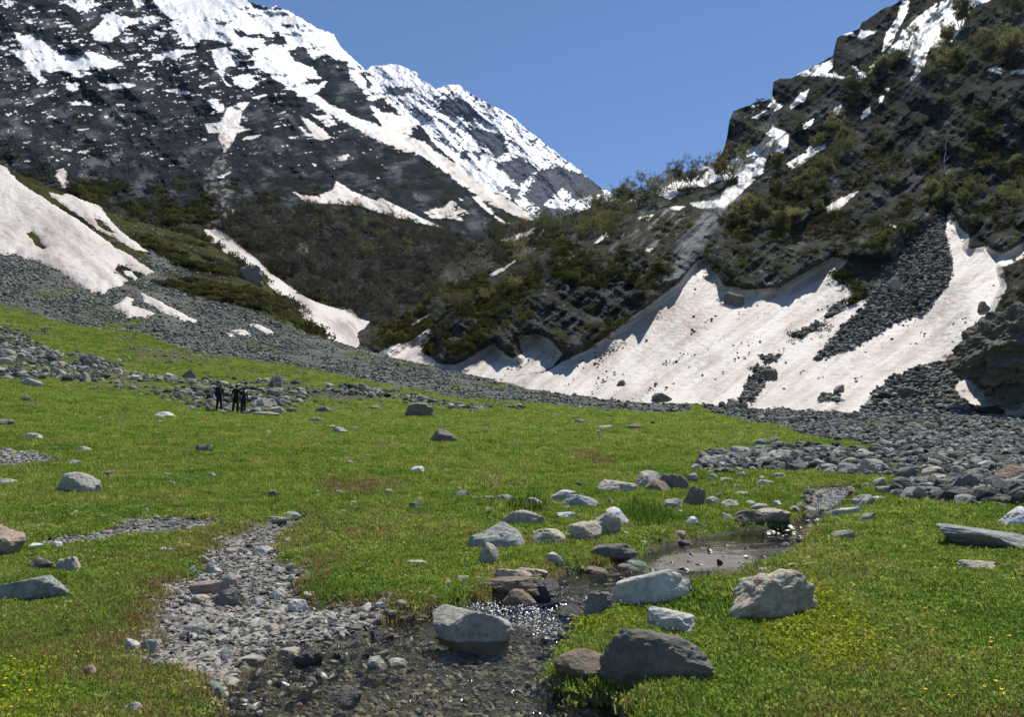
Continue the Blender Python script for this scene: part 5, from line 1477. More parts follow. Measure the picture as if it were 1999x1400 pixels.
# white cloth thrown over the right hiker's shoulder
u_ = np.linspace(-1, 1, 22); w_ = np.linspace(-1, 1, 9)
uu, ww = np.meshgrid(u_, w_)
X_ = 0.13 + 0.05 * ww
Y_ = 0.03 + np.where(np.abs(uu) < 0.4, 0.11 * np.sin(uu / 0.4 * math.pi / 2), 0.11 * np.sign(uu) + 0.02 * np.sign(uu) * (np.abs(uu) - 0.4))
Z_ = np.where(np.abs(uu) < 0.4, 1.455 + 0.06 * np.cos(uu / 0.4 * math.pi / 2), 1.455 - 0.20 * (np.abs(uu) - 0.4)) + 0.008 * np.sin(ww * 5 + uu * 3)
V_ = np.stack([X_, Y_, Z_], -1).reshape(-1, 3)
cl = obj('shoulder_cloth', mesh_np('shoulder_cloth', V_, grid_faces(9, 22).reshape(-1, 4), [MAT['whitecloth']], True), label='white cloth lying over the right shoulder of the rightmost hiker', category='cloth')
cl.location = P3.location; cl.rotation_euler = P3.rotation_euler; cl.scale = P3.scale
sol = cl.modifiers.new('thick', 'SOLIDIFY'); sol.thickness = 0.008

# ------------------------------------------------------------------ dry stick in the right grass
def tube(path, rad, sides=6):
    path = np.asarray(path, float); rad = np.asarray(rad, float)
    n = len(path)
    t = np.gradient(path, axis=0)
    t /= np.linalg.norm(t, axis=1)[:, None] + 1e-9
    up = np.where(np.abs(t[:, 2:3]) > 0.9, np.array([[1.0, 0, 0]]), np.array([[0, 0, 1.0]]))
    a = np.cross(t, up); a /= np.linalg.norm(a, axis=1)[:, None] + 1e-9
    b = np.cross(t, a)
    th = np.linspace(0, 2 * math.pi, sides, endpoint=False)
    V = path[:, None] + rad[:, None, None] * (np.cos(th)[None, :, None] * a[:, None] + np.sin(th)[None, :, None] * b[:, None])
    i = np.arange(n * sides).reshape(n, sides)
    j = np.roll(i, -1, 1)
    F = np.stack([i[:-1], j[:-1], j[1:], i[1:]], -1).reshape(-1, 4)
    return V.reshape(-1, 3), F
MAT['drywood'] = plain('dry_wood', (0.38, 0.26, 0.15), 0.8, 25)
xa, ya = solve_ground(1538, 1112, gV); xb, yb = solve_ground(1588, 1109, gV)
ts = np.linspace(0, 1, 12)
pts = np.stack([xa + (xb - xa) * ts, ya + (yb - ya) * ts, 0 * ts], -1)
pts[:, 2] = [float(ground_z(a, b)) + 0.035 + 0.01 * math.sin(9 * t) for (a, b, _), t in zip(pts, ts)]
V1, F1 = tube(pts, 0.013 * (1 - 0.45 * ts) + 0.003)
V2, F2 = tube([pts[1], pts[0] + np.array((-0.02, 0.03, 0.05))], [0.010, 0.004])
obj('stick', mesh_np('stick', np.concatenate([V1, V2]), np.concatenate([F1, F2 + len(V1)]), [MAT['drywood']], True), label='dry tan stick lying in the grass right of the upper pool', category='stick')
# ------------------------------------------------------------------ scatter helper: one object, instances on its points (stuff)
def scatter(name, pts, rots, scls, pid, protos, label, cat):
    me = bpy.data.meshes.new(name)
    n = len(pts)
    me.vertices.add(n)
    me.vertices.foreach_set('co', np.asarray(pts, np.float32).ravel())
    for nm, ty, arr, key in (('rot', 'FLOAT_VECTOR', rots, 'vector'), ('scl', 'FLOAT_VECTOR', scls, 'vector'), ('pid', 'INT', pid, 'value')):
        a = me.attributes.new(nm, ty, 'POINT')
        a.data.foreach_set(key, np.ascontiguousarray(arr, np.int32 if ty == 'INT' else np.float32).ravel())
    o = obj(name, me, kind='stuff', label=label, category=cat)
    pc = bpy.data.collections.new(name + '_kinds')
    for i, pm in enumerate(protos):
        po = bpy.data.objects.new('%s_%02d' % (name, i), pm)
        pc.objects.link(po)
    ng = bpy.data.node_groups.new(name + '_nodes', 'GeometryNodeTree')
    ng.interface.new_socket('Geometry', in_out='INPUT', socket_type='NodeSocketGeometry')
    ng.interface.new_socket('Geometry', in_out='OUTPUT', socket_type='NodeSocketGeometry')
    gi = ng.nodes.new('NodeGroupInput'); go = ng.nodes.new('NodeGroupOutput')
    ci = ng.nodes.new('GeometryNodeCollectionInfo')
    ci.inputs['Collection'].default_value = pc
    ci.inputs['Separate Children'].default_value = True
    ci.inputs['Reset Children'].default_value = True
    ip = ng.nodes.new('GeometryNodeInstanceOnPoints')
    ip.inputs['Pick Instance'].default_value = True
    def na(nm, ty):
        q = ng.nodes.new('GeometryNodeInputNamedAttribute')
        q.data_type = ty
        q.inputs['Name'].default_value = nm
        return next(s for s in q.outputs if s.enabled and s.name == 'Attribute')
    e2r = ng.nodes.new('FunctionNodeEulerToRotation')
    ng.links.new(na('rot', 'FLOAT_VECTOR'), e2r.inputs[0])
    ng.links.new(gi.outputs[0], ip.inputs['Points'])
    ng.links.new(ci.outputs[0], ip.inputs['Instance'])
    ng.links.new(na('pid', 'INT'), ip.inputs['Instance Index'])
    ng.links.new(e2r.outputs[0], ip.inputs['Rotation'])
    ng.links.new(na('scl', 'FLOAT_VECTOR'), ip.inputs['Scale'])
    ng.links.new(ip.outputs[0], go.inputs[0])
    md = o.modifiers.new('scatter', 'NODES')
    md.node_group = ng
    return o

# sampling of ground cells, uniform in the picture
cell = np.zeros(gX.shape)
cell[:-1] = np.maximum(-(gpy[1:] - gpy[:-1]), 0)
inview = (np.abs(gX) < 0.71 * gY + 2.0) & (gpy < 1480)
def sample_ground(weight, n):
    w = (weight * cell * inview).ravel()
    k = RNG.choice(len(w), n, p=w / w.sum())
    j, i = np.divmod(k, NU)
    u = GU[i] + (RNG.random(n) - 0.5) * (GU[1] - GU[0])
    Y = np.exp(GL[j] + (RNG.random(n) - 0.5) * (GL[1] - GL[0]))
    X = u * Y
    return X, Y, bil(gZ, u, Y)

def clear_of_rocks(X, Y, k=0.82):
    ok = np.ones(len(X), bool)
    for (a, b, rx, ry) in ROCK_SPOTS:
        if b < 40:
            ok &= ((X - a) / (rx * k))**2 + ((Y - b) / (ry * k))**2 > 1
    return ok

# ---- stones as stuff
def stone_kinds(mat, n, seed, slab, dims=(1, 0.8, 0.5), sub=2):
    out = []
    for i in range(n):
        r = np.random.default_rng(seed + i)
        P, F = rock_np(seed + i, sub, (dims[0], dims[1] * r.uniform(0.7, 1.2), dims[2] * r.uniform(0.7, 1.4)), 11, 14, 0.05, slab)
        out.append(mesh_np('stone_kind', P, F, [mat], False))
    return out
def scatter_stones(name, weight, n, smin, smax, pw, mat, label, seed, slab=0.5, dims=(1, 0.8, 0.5), sink=0.25, tiltdeg=18, ypow=0.0, lim=None, kinds=8, patch=1.0):
    X, Y, Z = sample_ground(weight, n)
    s = smin + (smax - smin) * RNG.random(n) ** pw
    s = s * (Y / np.median(Y)) ** ypow
    s = s * (0.6 + 0.9 * np.clip(fbm(X * 0.18 * patch, Y * 0.18 * patch, seed, 3) + 0.4, 0, 1.3))
    if lim:
        s = np.clip(s, *lim)
    rot = np.stack([np.radians(tiltdeg) * RNG.normal(size=n), np.radians(tiltdeg) * RNG.normal(size=n), RNG.uniform(0, 6.28, n)], -1)
    scl = np.stack([s, s * RNG.uniform(0.75, 1.15, n), s * RNG.uniform(0.7, 1.2, n)], -1)
    pts = np.stack([X, Y, Z + s * dims[2] * (0.5 - sink)], -1)
    return scatter(name, pts, rot, scl, RNG.integers(0, kinds, n), stone_kinds(mat, kinds, seed, slab, dims), label, 'stones')

scatter_stones('scree', np.where(gpx < 1345, z_scree, 0) * (gY > 40) * (0.25 + sstep(-0.35, 0.15, fbm(gX * 0.1, gY * 0.06, 68, 4))), 46000, 0.08, 0.62, 4.0, MAT['scree'], 'grey scree covering the left slope', 500, ypow=0.6)
scatter_stones('rubble', np.where(gpx >= 1300, z_scree, 0) * (gY > 18), 20000, 0.10, 0.55, 2.8, MAT['scree'], 'grey rubble on the valley floor below the snow fan', 520, ypow=0.35)
scatter_stones('boulder_rubble', z_bould * (gY > 11), 3600, 0.10, 0.55, 2.0, MAT['scree'], 'loose grey stones filling the right boulder field', 540, ypow=0.3)
scatter_stones('belt_rubble', z_belt * (gY > 25) * sstep(-0.25, 0.15, fbm(gX * 0.12, gY * 0.12, 66, 3)), 3400, 0.15, 0.75, 2.0, MAT['scree'], 'loose stones of the boulder belt behind the hikers', 560, ypow=0.3)
scatter_stones('gravel', np.maximum.reduce([sstep(0.25, -0.12, d_dry) ** 1.5, sstep(0.2, -0.1, d_path) ** 1.5]) * (gY < 30) * sstep(-0.02, 0.10, d_water), 26000, 0.012, 0.13, 4.0, MAT['gravel'], 'pale gravel and pebbles of the dry stream bed and the path', 580, patch=8.0, slab=0.7, dims=(1, 0.8, 0.36), sink=0.2)
scatter_stones('shoulder_stones', far_slope * (1 - scr_c) * (gpx > 180), 2600, 0.12, 0.8, 3.5, MAT['scree'], 'grey stones strewn over the green left shoulder', 595)
scatter_stones('bank_stones', patchy, 2600, 0.08, 0.55, 3.5, MAT['scree'], 'grey stones in the patchy grass below the left scree', 597)
scatter_stones('gravel_strip', z_grav2, 1500, 0.04, 0.20, 2.5, MAT['gravel'], 'pale gravel strip at the left edge of the meadow', 590, slab=0.6)
scatter_stones('stream_bed_stones', sstep(0.08, -0.06, d_water) * (gY < 30), 14000, 0.012, 0.075, 3.0, MAT['bedstone'], 'brown stones on the bed of the stream', 600, slab=0.5, sink=0.3)
scatter_stones('cascade_stones', sstep(0.1, -0.1, d_water) * (gY > 15.0) * (gY < 22), 240, 0.08, 0.34, 2.0, MAT['wetrock'] if False else MAT['bedstone'], 'dark wet stones in the cascade', 610, sink=0.1)
def water_stones(name, poly, n, smin, smax, label, seed):
    w = np.zeros(gX.shape)
    w = soft0(gpx, gpy, poly, 8) * sstep(0.02, -0.05, d_water)
    X, Y, Z = sample_ground(w, n)
    Zw = bil(gZw, X / Y, Y)
    s = smin + (smax - smin) * RNG.random(n) ** 2.2
    rot = np.stack([0.25 * RNG.normal(size=n), 0.25 * RNG.normal(size=n), RNG.uniform(0, 6.28, n)], -1)
    scatter(name, np.stack([X, Y, Zw - 0.02 - 0.0 * s], -1), rot, np.stack([s, s * 0.8, s * RNG.uniform(0.5, 1.0, n)], -1), RNG.integers(0, 6, n), stone_kinds(MAT['wetstone'], 6, seed, 0.4), label, 'stones')
MAT['wetstone'] = stone_stuff_material('wet_stone', [(0.0, (0.03, 0.03, 0.028)), (0.5, (0.06, 0.057, 0.05)), (0.8, (0.12, 0.11, 0.09)), (1.0, (0.24, 0.23, 0.21))])
MAT['wetstone'].node_tree.nodes['Principled BSDF'].inputs['Roughness'].default_value = 0.3
MAT['wetstone'].node_tree.nodes['Principled BSDF'].inputs['Specular IOR Level'].default_value = 0.5
water_stones('shallow_stones', [(440,1330),(470,1280),(560,1245),(680,1220),(780,1205),(820,1240),(700,1290),(560,1320),(500,1370)], 130, 0.03, 0.16, 'dark wet stones breaking the surface in the left shallows of the pool', 660)
water_stones('pool_stones', [(1270,1075),(1380,1050),(1480,1060),(1500,1085),(1400,1095),(1280,1100)], 70, 0.04, 0.20, 'line of dark stones across the upper pool', 670)
water_stones('rapid_stones', [(1090,1110),(1250,1095),(1260,1140),(1190,1165),(1130,1205),(1110,1250),(1050,1230),(1080,1150)], 80, 0.04, 0.20, 'dark wet stones in the rapids', 680)
water_stones('inlet_stones', [(1480,1035),(1570,1015),(1600,1000),(1600,1030),(1540,1060)], 60, 0.05, 0.26, 'stones where the cascade enters the upper pool', 690)
mead_w = grass_w * (gY > 7) * sstep(0.05, 0.35, fbm(gX * 0.3, gY * 0.3, 67, 3) + 0.12) * (gY < 60)
scatter_stones('meadow_pebbles', mead_w, 1500, 0.03, 0.17, 2.8, MAT['gravel'], 'small pale stones strewn over the meadow', 620, ypow=0.7, sink=0.3, slab=0.6)

# talus on the right mountain
def scatter_sheet(name, S, w, n, smin, smax, pw, protos, label, cat, lift=0.2, upright=False, tilt=15, kinds=None):
    ww = (w * (S['px'] > -40) * (S['px'] < 2050) * (S['py'] > -60)).ravel()
    k = RNG.choice(len(ww), n, p=ww / ww.sum())
    p = S['P'].reshape(-1, 3)[k]
    s = smin + (smax - smin) * RNG.random(n) ** pw
    p = p + np.stack([RNG.normal(size=n) * 0.25, RNG.normal(size=n) * 0.25, s * lift], -1)
    tl = np.radians(6 if upright else tilt)
    rot = np.stack([tl * RNG.normal(size=n), tl * RNG.normal(size=n), RNG.uniform(0, 6.28, n)], -1)
    scl = np.stack([s, s * RNG.uniform(0.8, 1.2, n), s * RNG.uniform(0.75, 1.25, n)], -1)
    return scatter(name, p, rot, scl, RNG.integers(0, len(protos), n), protos, label, cat)
scatter_sheet('talus', RIGHT, np.maximum(RIGHT['tal'] ** 2, 0), 17000, 0.10, 0.95, 4.2, stone_kinds(MAT['scree'], 8, 640, 0.4), 'dark rubble strips between the snow tongues', 'stones')

fanw = ((RIGHT['ids'] == 1) | (RIGHT['ids'] == 2)) * sstep(0.05, 0.4, fbm((RIGHT['px'] * .8 - RIGHT['py'] * .6) / 90, (RIGHT['px'] * .6 + RIGHT['py'] * .8) / 22, 760, 4)) * sstep(520, 640, RIGHT['py'])
scatter_sheet('snow_debris', RIGHT, fanw, 1100, 0.08, 0.55, 4.0, stone_kinds(MAT['scree'], 5, 645, 0.4), 'small fallen stones lying on the snow fan', 'stones', lift=0.1)
# ---- shrubs and woods
def leaf_material(name, stops, trans=0.35, rough=0.6):
    m, nt, out = new_mat(name)
    oi = N(nt, 'ShaderNodeObjectInfo')
    geo = N(nt, 'ShaderNodeNewGeometry')
    nz = noise_node(nt, 0.35, 3, 0.6, vec=geo.outputs['Position'])
    ad = N(nt, 'ShaderNodeMath', operation='ADD')
    nt.links.new(oi.outputs['Random'], ad.inputs[0]); nt.links.new(nz.outputs['Fac'], ad.inputs[1])
    ml = N(nt, 'ShaderNodeMath', operation='MULTIPLY')
    nt.links.new(ad.outputs[0], ml.inputs[0]); ml.inputs[1].default_value = 0.5
    rp0 = ramp(nt, ml.outputs[0], stops)
    wn_ = N(nt, 'ShaderNodeTexWhiteNoise', noise_dimensions='1D')
    nt.links.new(oi.outputs['Random'], wn_.inputs['W'])
    rb = ramp(nt, wn_.outputs['Value'], [(0.0, (0.5, 0.5, 0.5)), (0.6, (1, 1, 1)), (1.0, (1.7, 1.65, 1.6))])
    class _R: pass
    rp = _R(); rp.outputs = [mixc(nt, 'MULTIPLY', 1.0, rp0.outputs[0], rb.outputs[0])]
    d = N(nt, 'ShaderNodeBsdfPrincipled', Roughness=rough)
    d.inputs['Specular IOR Level'].default_value = 0.0
    t = N(nt, 'ShaderNodeBsdfTranslucent')
    nt.links.new(rp.outputs[0], d.inputs['Base Color']); nt.links.new(rp.outputs[0], t.inputs[0])
    mx = N(nt, 'ShaderNodeMixShader'); mx.inputs[0].default_value = trans
    nt.links.new(d.outputs[0], mx.inputs[1]); nt.links.new(t.outputs[0], mx.inputs[2])
    nt.links.new(mx.outputs[0], out.inputs[0])
    return m
MAT['bark'] = plain('birch_bark', (0.11, 0.095, 0.08), 0.85, 8)
MAT['bushleaf'] = leaf_material('bush_leaf', [(0.2, (0.036, 0.039, 0.014)), (0.5, (0.070, 0.068, 0.022)), (0.8, (0.125, 0.115, 0.034))])
MAT['brownbush'] = leaf_material('bare_bush', [(0.2, (0.066, 0.060, 0.048)), (0.55, (0.105, 0.094, 0.073)), (0.8, (0.095, 0.098, 0.052))], 0.2)
MAT['birchleaf'] = leaf_material('birch_leaf', [(0.2, (0.125, 0.125, 0.052)), (0.5, (0.175, 0.17, 0.070)), (0.85, (0.235, 0.235, 0.085))], 0.45)
MAT['twig'] = plain('birch_twig', (0.105, 0.082, 0.066), 0.85, 8)

def leaf_quads(c, size, r):
    """random small quads at centres c"""
    n = len(c)
    a = r.normal(size=(n, 3)); a /= np.linalg.norm(a, axis=1)[:, None]
    b = np.cross(a, r.normal(size=(n, 3))); b /= np.linalg.norm(b, axis=1)[:, None] + 1e-9
    s = size * r.uniform(0.6, 1.4, (n, 1))
    V = np.stack([c - a * s - b * s * 0.5, c + a * s * 0.2 - b * s * 0.7, c + a * s + b * s * 0.4, c - a * s * 0.3 + b * s * 0.7], 1).reshape(-1, 3)
    return V, np.arange(4 * n).reshape(n, 4)

def bush_mesh(seed, mat, n=330, leaf=0.075, flat=0.7):
    r = np.random.default_rng(seed)
    cc = r.normal(size=(9, 3)) * np.array((0.45, 0.45, 0.28)); cc[:, 2] = np.abs(cc[:, 2]) * 1.1 + 0.15
    k = r.integers(0, 9, n)
    d = r.normal(size=(n, 3)); d /= np.linalg.norm(d, axis=1)[:, None]
    p = cc[k] + d * (r.random((n, 1)) ** 0.4) * np.array((0.36, 0.36, 0.30))
    p[:, 2] = np.abs(p[:, 2])
    V, F = leaf_quads(p, leaf, r)
    return mesh_np('bush_kind', V, F, [mat], False)

bushes = [bush_mesh(700 + i, MAT['bushleaf']) for i in range(6)]
browns = [bush_mesh(720 + i, MAT['brownbush'], 300, 0.06) for i in range(5)]
pr, pyr = RIGHT['px'], RIGHT['py']
wr_ = (1 - RIGHT['snow']) * (1 - RIGHT['tal']) * (0.12 + RIGHT['veg']) * sstep(840, 780, pyr) * (pr > 740)
wr_ *= 1 - 0.9 * soft(pr, pyr, WETROCK_SHINE, 12) - 0.0
wr_ *= 0.06 + sstep(-0.05, 0.3, fbm(pr / 70, pyr / 70, 744, 3) + 0.25 * soft(pr, pyr, [(1430,360),(1600,320),(1640,430),(1560,480),(1420,480)], 30) + 0.15 * soft(pr, pyr, [(900,480),(1200,440),(1260,500),(1200,560),(1000,600),(850,640)], 40))
wr_ *= 1 - np.clip(sum(soft(pr, pyr, p_, 10) for p_, _ in CLIFFS[:2]), 0, 0.9)
wr_ *= 1 - 0.85 * soft(pr, pyr, WETROCK2_SHINE, 14)
wr_ *= 1 - 0.8 * soft(pr, pyr, [(1410,170),(1510,150),(1700,20),(1740,60),(1620,200),(1480,300),(1400,310)], 20)
scatter_sheet('shrubs', RIGHT, np.maximum(wr_, 0), 4300, 0.4, 1.6, 2.1, bushes, 'dark olive shrubs covering the ledges of the right mountain', 'shrubs', lift=-0.05, upright=True)
pl, pyl = LEFT['px'], LEFT['py']
wl_ = (1 - LEFT['snow']) * (LEFT['fo'] + 0.05) * (0.08 + sstep(-0.15, 0.2, fbm(pl / 45, pyl / 28, 749, 4)))
scatter_sheet('bare_wood', LEFT, wl_ * sstep(650, 600, pyl), 3600, 1.0, 3.6, 1.8, browns, 'brown leafless wood on the hill in the valley centre', 'wood', lift=-0.05, upright=True)
wl2 = (1 - LEFT['snow']) * sstep(330, 420, pyl) * (pl < 640) * (1 - LEFT['fo']) * sstep(-0.05, 0.2, fbm(pl / 60, pyl / 40, 747, 3))
scatter_sheet('slope_shrubs', LEFT, wl2, 1800, 0.8, 2.6, 1.8, bushes, 'low dark shrubs at the foot of the left rock face', 'shrubs', lift=-0.05, upright=True)
wg_ = far_slope * sstep(0.05, 0.3, fbm(gX * 0.05, gY * 0.05, 748, 3)) * (1 - scr_c) * (1 - soft(gpx, gpy, [(-260,240),(0,300),(130,370),(200,395),(300,490),(310,540),(210,590),(0,510),(-260,460)], 14))
Xs, Ys, Zs = sample_ground(wg_, 700)
ss = RNG.uniform(0.6, 2.2, 700)
scatter('juniper_mats', np.stack([Xs, Ys, Zs - 0.1], -1), np.stack([0 * ss, 0 * ss, RNG.uniform(0, 6.28, 700)], -1), np.stack([ss * 1.3, ss, ss * 0.5], -1), RNG.integers(0, 6, 700), bushes, 'low dark shrub mats on the green left shoulder', 'shrubs')

# ---- birches one can tell apart
def birch(seed, leafy):
    r = np.random.default_rng(seed)
    segs = []; tips = []
    def grow(p, d, ln, rad, lvl):
        n = 5
        path = [p]
        for i in range(n):
            d = d + r.normal(size=3) * 0.13 + np.array((0, 0, 0.05 if lvl else 0.02))
            d = d / np.linalg.norm(d)
            path.append(path[-1] + d * ln / n)
        rr = np.linspace(rad, rad * 0.45, n + 1)
        segs.append((np.array(path), rr, 5 if lvl == 0 else 3, lvl))
        if lvl < 3:
            nb = (7, 5, 4)[lvl]
            for k in range(nb):
                t = (0.28 + 0.72 * (k + r.random()) / nb) if lvl == 0 else 0.25 + 0.75 * r.random()
                q = path[min(int(t * n), n - 1)] * (1 - (t * n) % 1) + path[min(int(t * n) + 1, n)] * ((t * n) % 1)
                a = r.uniform(0, 6.28)
                dd = d * r.uniform(0.4, 0.8) + np.array((math.cos(a), math.sin(a), 0.25)) * r.uniform(0.6, 1.0)
                dd /= np.linalg.norm(dd)
                grow(q, dd, ln * (0.5 if lvl == 0 else 0.55) * r.uniform(0.75, 1.2), rad * 0.42, lvl + 1)
        else:
            tips.append(np.array(path))
    for s in range(r.integers(1, 4)):
        a = r.uniform(0, 6.28)
        grow(np.array((0.15 * s * math.cos(a), 0.15 * s * math.sin(a), -0.4)), np.array((0.25 * math.cos(a), 0.25 * math.sin(a), 1.0)) / 1.03, r.uniform(0.75, 1.0) * 6.2, 0.12, 0)
    tv, tf, cv, cf, ci = [], [], [], [], []
    nt_ = nc_ = 0
    for path, rr, sd, lvl in segs:
        V, F = tube(path, np.maximum(rr, 0.016), sd)
        if lvl <= 1:
            tv.append(V); tf.append(F + nt_); nt_ += len(V)
        else:
            cv.append(V); cf.append(F + nc_); nc_ += len(V); ci.append(np.zeros(len(F), int))
    allt = np.concatenate(tips)
    m = int(len(allt) * leafy)
    pc = allt[r.integers(0, len(allt), m)] + r.normal(size=(m, 3)) * 0.22
    V, F = leaf_quads(pc, 0.12, r)
    cv.append(V); cf.append(F + nc_); ci.append(np.ones(len(F), int))
    return (mesh_np('trunk', np.concatenate(tv), np.concatenate(tf), [MAT['bark']], True),
            mesh_np('crown', np.concatenate(cv), np.concatenate(cf), [MAT['twig'], MAT['birchleaf']], False, None, np.concatenate(ci)))
KINDS = [birch(800 + i, lf) for i, lf in enumerate((0.4, 0.8, 1.4, 2.2, 0.6, 2.9))]
def plant_tree(S, x, y, hpx, kind, label, group, k=[0]):
    p = sheet_point(S, x, y)
    s = 1.12 * hpx / F_PX * p[1] / 7.0
    t = bpy.data.objects.new('birch_tree', None)
    C.objects.link(t)
    t.location = (p[0], p[1], p[2] - 0.1)
    t.scale = (s, s, s)
    t.rotation_euler = (random.uniform(-0.08, 0.08), random.uniform(-0.12, 0.06), random.uniform(0, 6.28))
    t['label'] = label; t['category'] = 'tree'; t['group'] = group
    a, b = KINDS[kind]
    obj('trunk', a, t); obj('crown', b, t)
    return t
SKY = [(1214,402,42,1),(1237,404,26,0),(1248,404,50,2),(1262,400,34,1),(1274,403,72,1),(1290,384,42,0),(1300,372,30,0),(1324,372,56,2),(1347,368,42,1),(1358,362,38,2),(1380,365,42,0),(1417,360,64,2),(1430,354,38,1),(1400,350,30,3),(1198,404,30,0),(1180,408,34,1),(1228,398,28,1),(1312,366,26,1),(1336,362,28,0)]
for i, (x, y, h_, k_) in enumerate(SKY):
    if i == 4: lab = 'tallest thin birch standing against the sky on the right ridge'
    elif i == 7: lab = 'green birch alone on the ridge snow against the sky'
    elif i == 11: lab = 'bushy birch on the ridge snow at the foot of the skyline cliff'
    elif i == 0: lab = 'birch at the left end of the skyline row beside the far peak'
    else: lab = 'birch number %s from the left in the skyline row on the right ridge' % ('one two three four five six seven eight nine ten eleven twelve thirteen fourteen fifteen sixteen seventeen eighteen nineteen'.split()[sorted(q[0] for q in SKY).index(x)])
    plant_tree(RIGHT, x, y, h_, k_, lab, 'birches along the right skyline')
for (x, y, h_, k_, w_) in [(1509,310,52,0,'tall bare'),(1523,338,40,3,'leafy green'),(1457,320,34,1,'half-bare'),(1440,345,30,0,'short bare')]:
    plant_tree(RIGHT, x, y, h_, k_, w_ + ' birch on the snow slope between skyline cliff and green thicket', 'birches on the ridge snow')
BARE = ('bare', 'half-bare', 'thin-leaved', 'leafy', 'sparse', 'bushy leafy')
def tree_zone(S, poly, n, hmin, hmax, kinds, label, group, on_snow=True):
    P_ = np.asarray(poly, float); c = 0
    bx, by = (P_[:, 0].min(), P_[:, 0].max()), (P_[:, 1].min(), P_[:, 1].max())
    while c < n:
        x = random.uniform(P_[:, 0].min(), P_[:, 0].max()); y = random.uniform(P_[:, 1].min(), P_[:, 1].max())
        if pip(np.array([x]), np.array([y]), poly)[0]:
            h_, k_ = random.uniform(hmin, hmax), random.choice(kinds)
            lab = '%s %s birch, %s %s of %s' % (thirds(h_, hmin, hmax, ('short', 'mid-height', 'tall')), BARE[k_], thirds(y, *by, ('upper', 'middle', 'lower')), thirds(x, *bx, ('left', 'centre', 'right')), label)
            plant_tree(S, x, y, h_, k_, lab, group); c += 1
tree_zone(RIGHT, [(1035,452),(1100,430),(1200,402),(1260,395),(1230,450),(1180,480),(1100,490),(1000,500),(930,500),(960,470)], 46, 24, 44, (0, 1, 1, 2, 4), 'the thin wood below the right ridge', 'birches below the ridge')
tree_zone(RIGHT, [(1440,390),(1520,350),(1600,340),(1620,400),(1600,460),(1500,470),(1430,470)], 22, 28, 50, (2, 3, 5, 5), 'the green thicket above the overhanging cliff', 'birches in the green thicket')
tree_zone(RIGHT, [(1640,200),(1720,140),(1800,60),(1900,30),(1995,20),(1995,130),(1900,150),(1800,170),(1720,230),(1650,300)], 28, 28, 56, (1, 2, 3, 4, 5), 'the upper right mountainside', 'birches on the upper right slope')
tree_zone(RIGHT, [(1600,260),(1680,250),(1700,330),(1620,420),(1560,380)], 12, 26, 44, (1, 2, 3), 'the rocky rib left of the waterfall', 'birches on the rocky rib')
tree_zone(RIGHT, [(1800,350),(1900,340),(1990,330),(1990,440),(1900,440),(1820,420)], 14, 28, 52, (3, 5, 2), 'the foot of the waterfall cliff', 'birches below the waterfall')
tree_zone(RIGHT, [(860,520),(960,500),(1060,500),(1000,600),(900,620),(850,600)], 18, 26, 42, (0, 1, 4), 'the dark knoll in the valley centre', 'birches on the dark knoll')
tree_zone(LEFT, [(600,420),(760,430),(900,480),(860,540),(700,520),(600,480)], 24, 24, 40, (0, 0, 4), 'the brown wooded hill', 'bare birches on the wooded hill')

# ---- thin waterfall on the right cliff
def fall_material():
    m, nt, out = new_mat('falling_water')
    b = N(nt, 'ShaderNodeBsdfPrincipled', Roughness=0.35)
    nz = noise_node(nt, 2.2, 4, 0.6)
    r = ramp(nt, nz.outputs['Fac'], [(0.35, (0.08, 0.085, 0.09)), (0.65, (0.42, 0.44, 0.46))])
    nt.links.new(r.outputs[0], b.inputs['Base Color']); nt.links.new(b.outputs[0], out.inputs[0])
    return m
MAT['fall'] = fall_material()
wf = [sheet_point(RIGHT, x, y) for x, y in ((1848,262),(1847,280),(1845,300),(1844,320),(1842,342))]
ymin = min(p_[1] for p_ in wf) - 0.8
wf = np.array([(float(px2uv(x, y)[0]) * ymin, ymin, CAM_H + float(px2uv(x, y)[1]) * ymin) for x, y in ((1848,262),(1847,280),(1845,300),(1844,320),(1843,342))])
tt = np.linspace(0, 1, 30)
path = np.stack([np.interp(tt, np.linspace(0, 1, 5), wf[:, i]) for i in range(3)], -1)
path[:, 0] += 0.12 * np.sin(tt * 17)
V_, F_ = tube(path, 0.05 + 0.12 * tt + 0.04 * np.sin(tt * 40), 6)
obj('waterfall', mesh_np('waterfall', V_, F_, [MAT['fall']], True), label='thin white waterfall on the dark cliff at the right', category='waterfall', kind='thing')
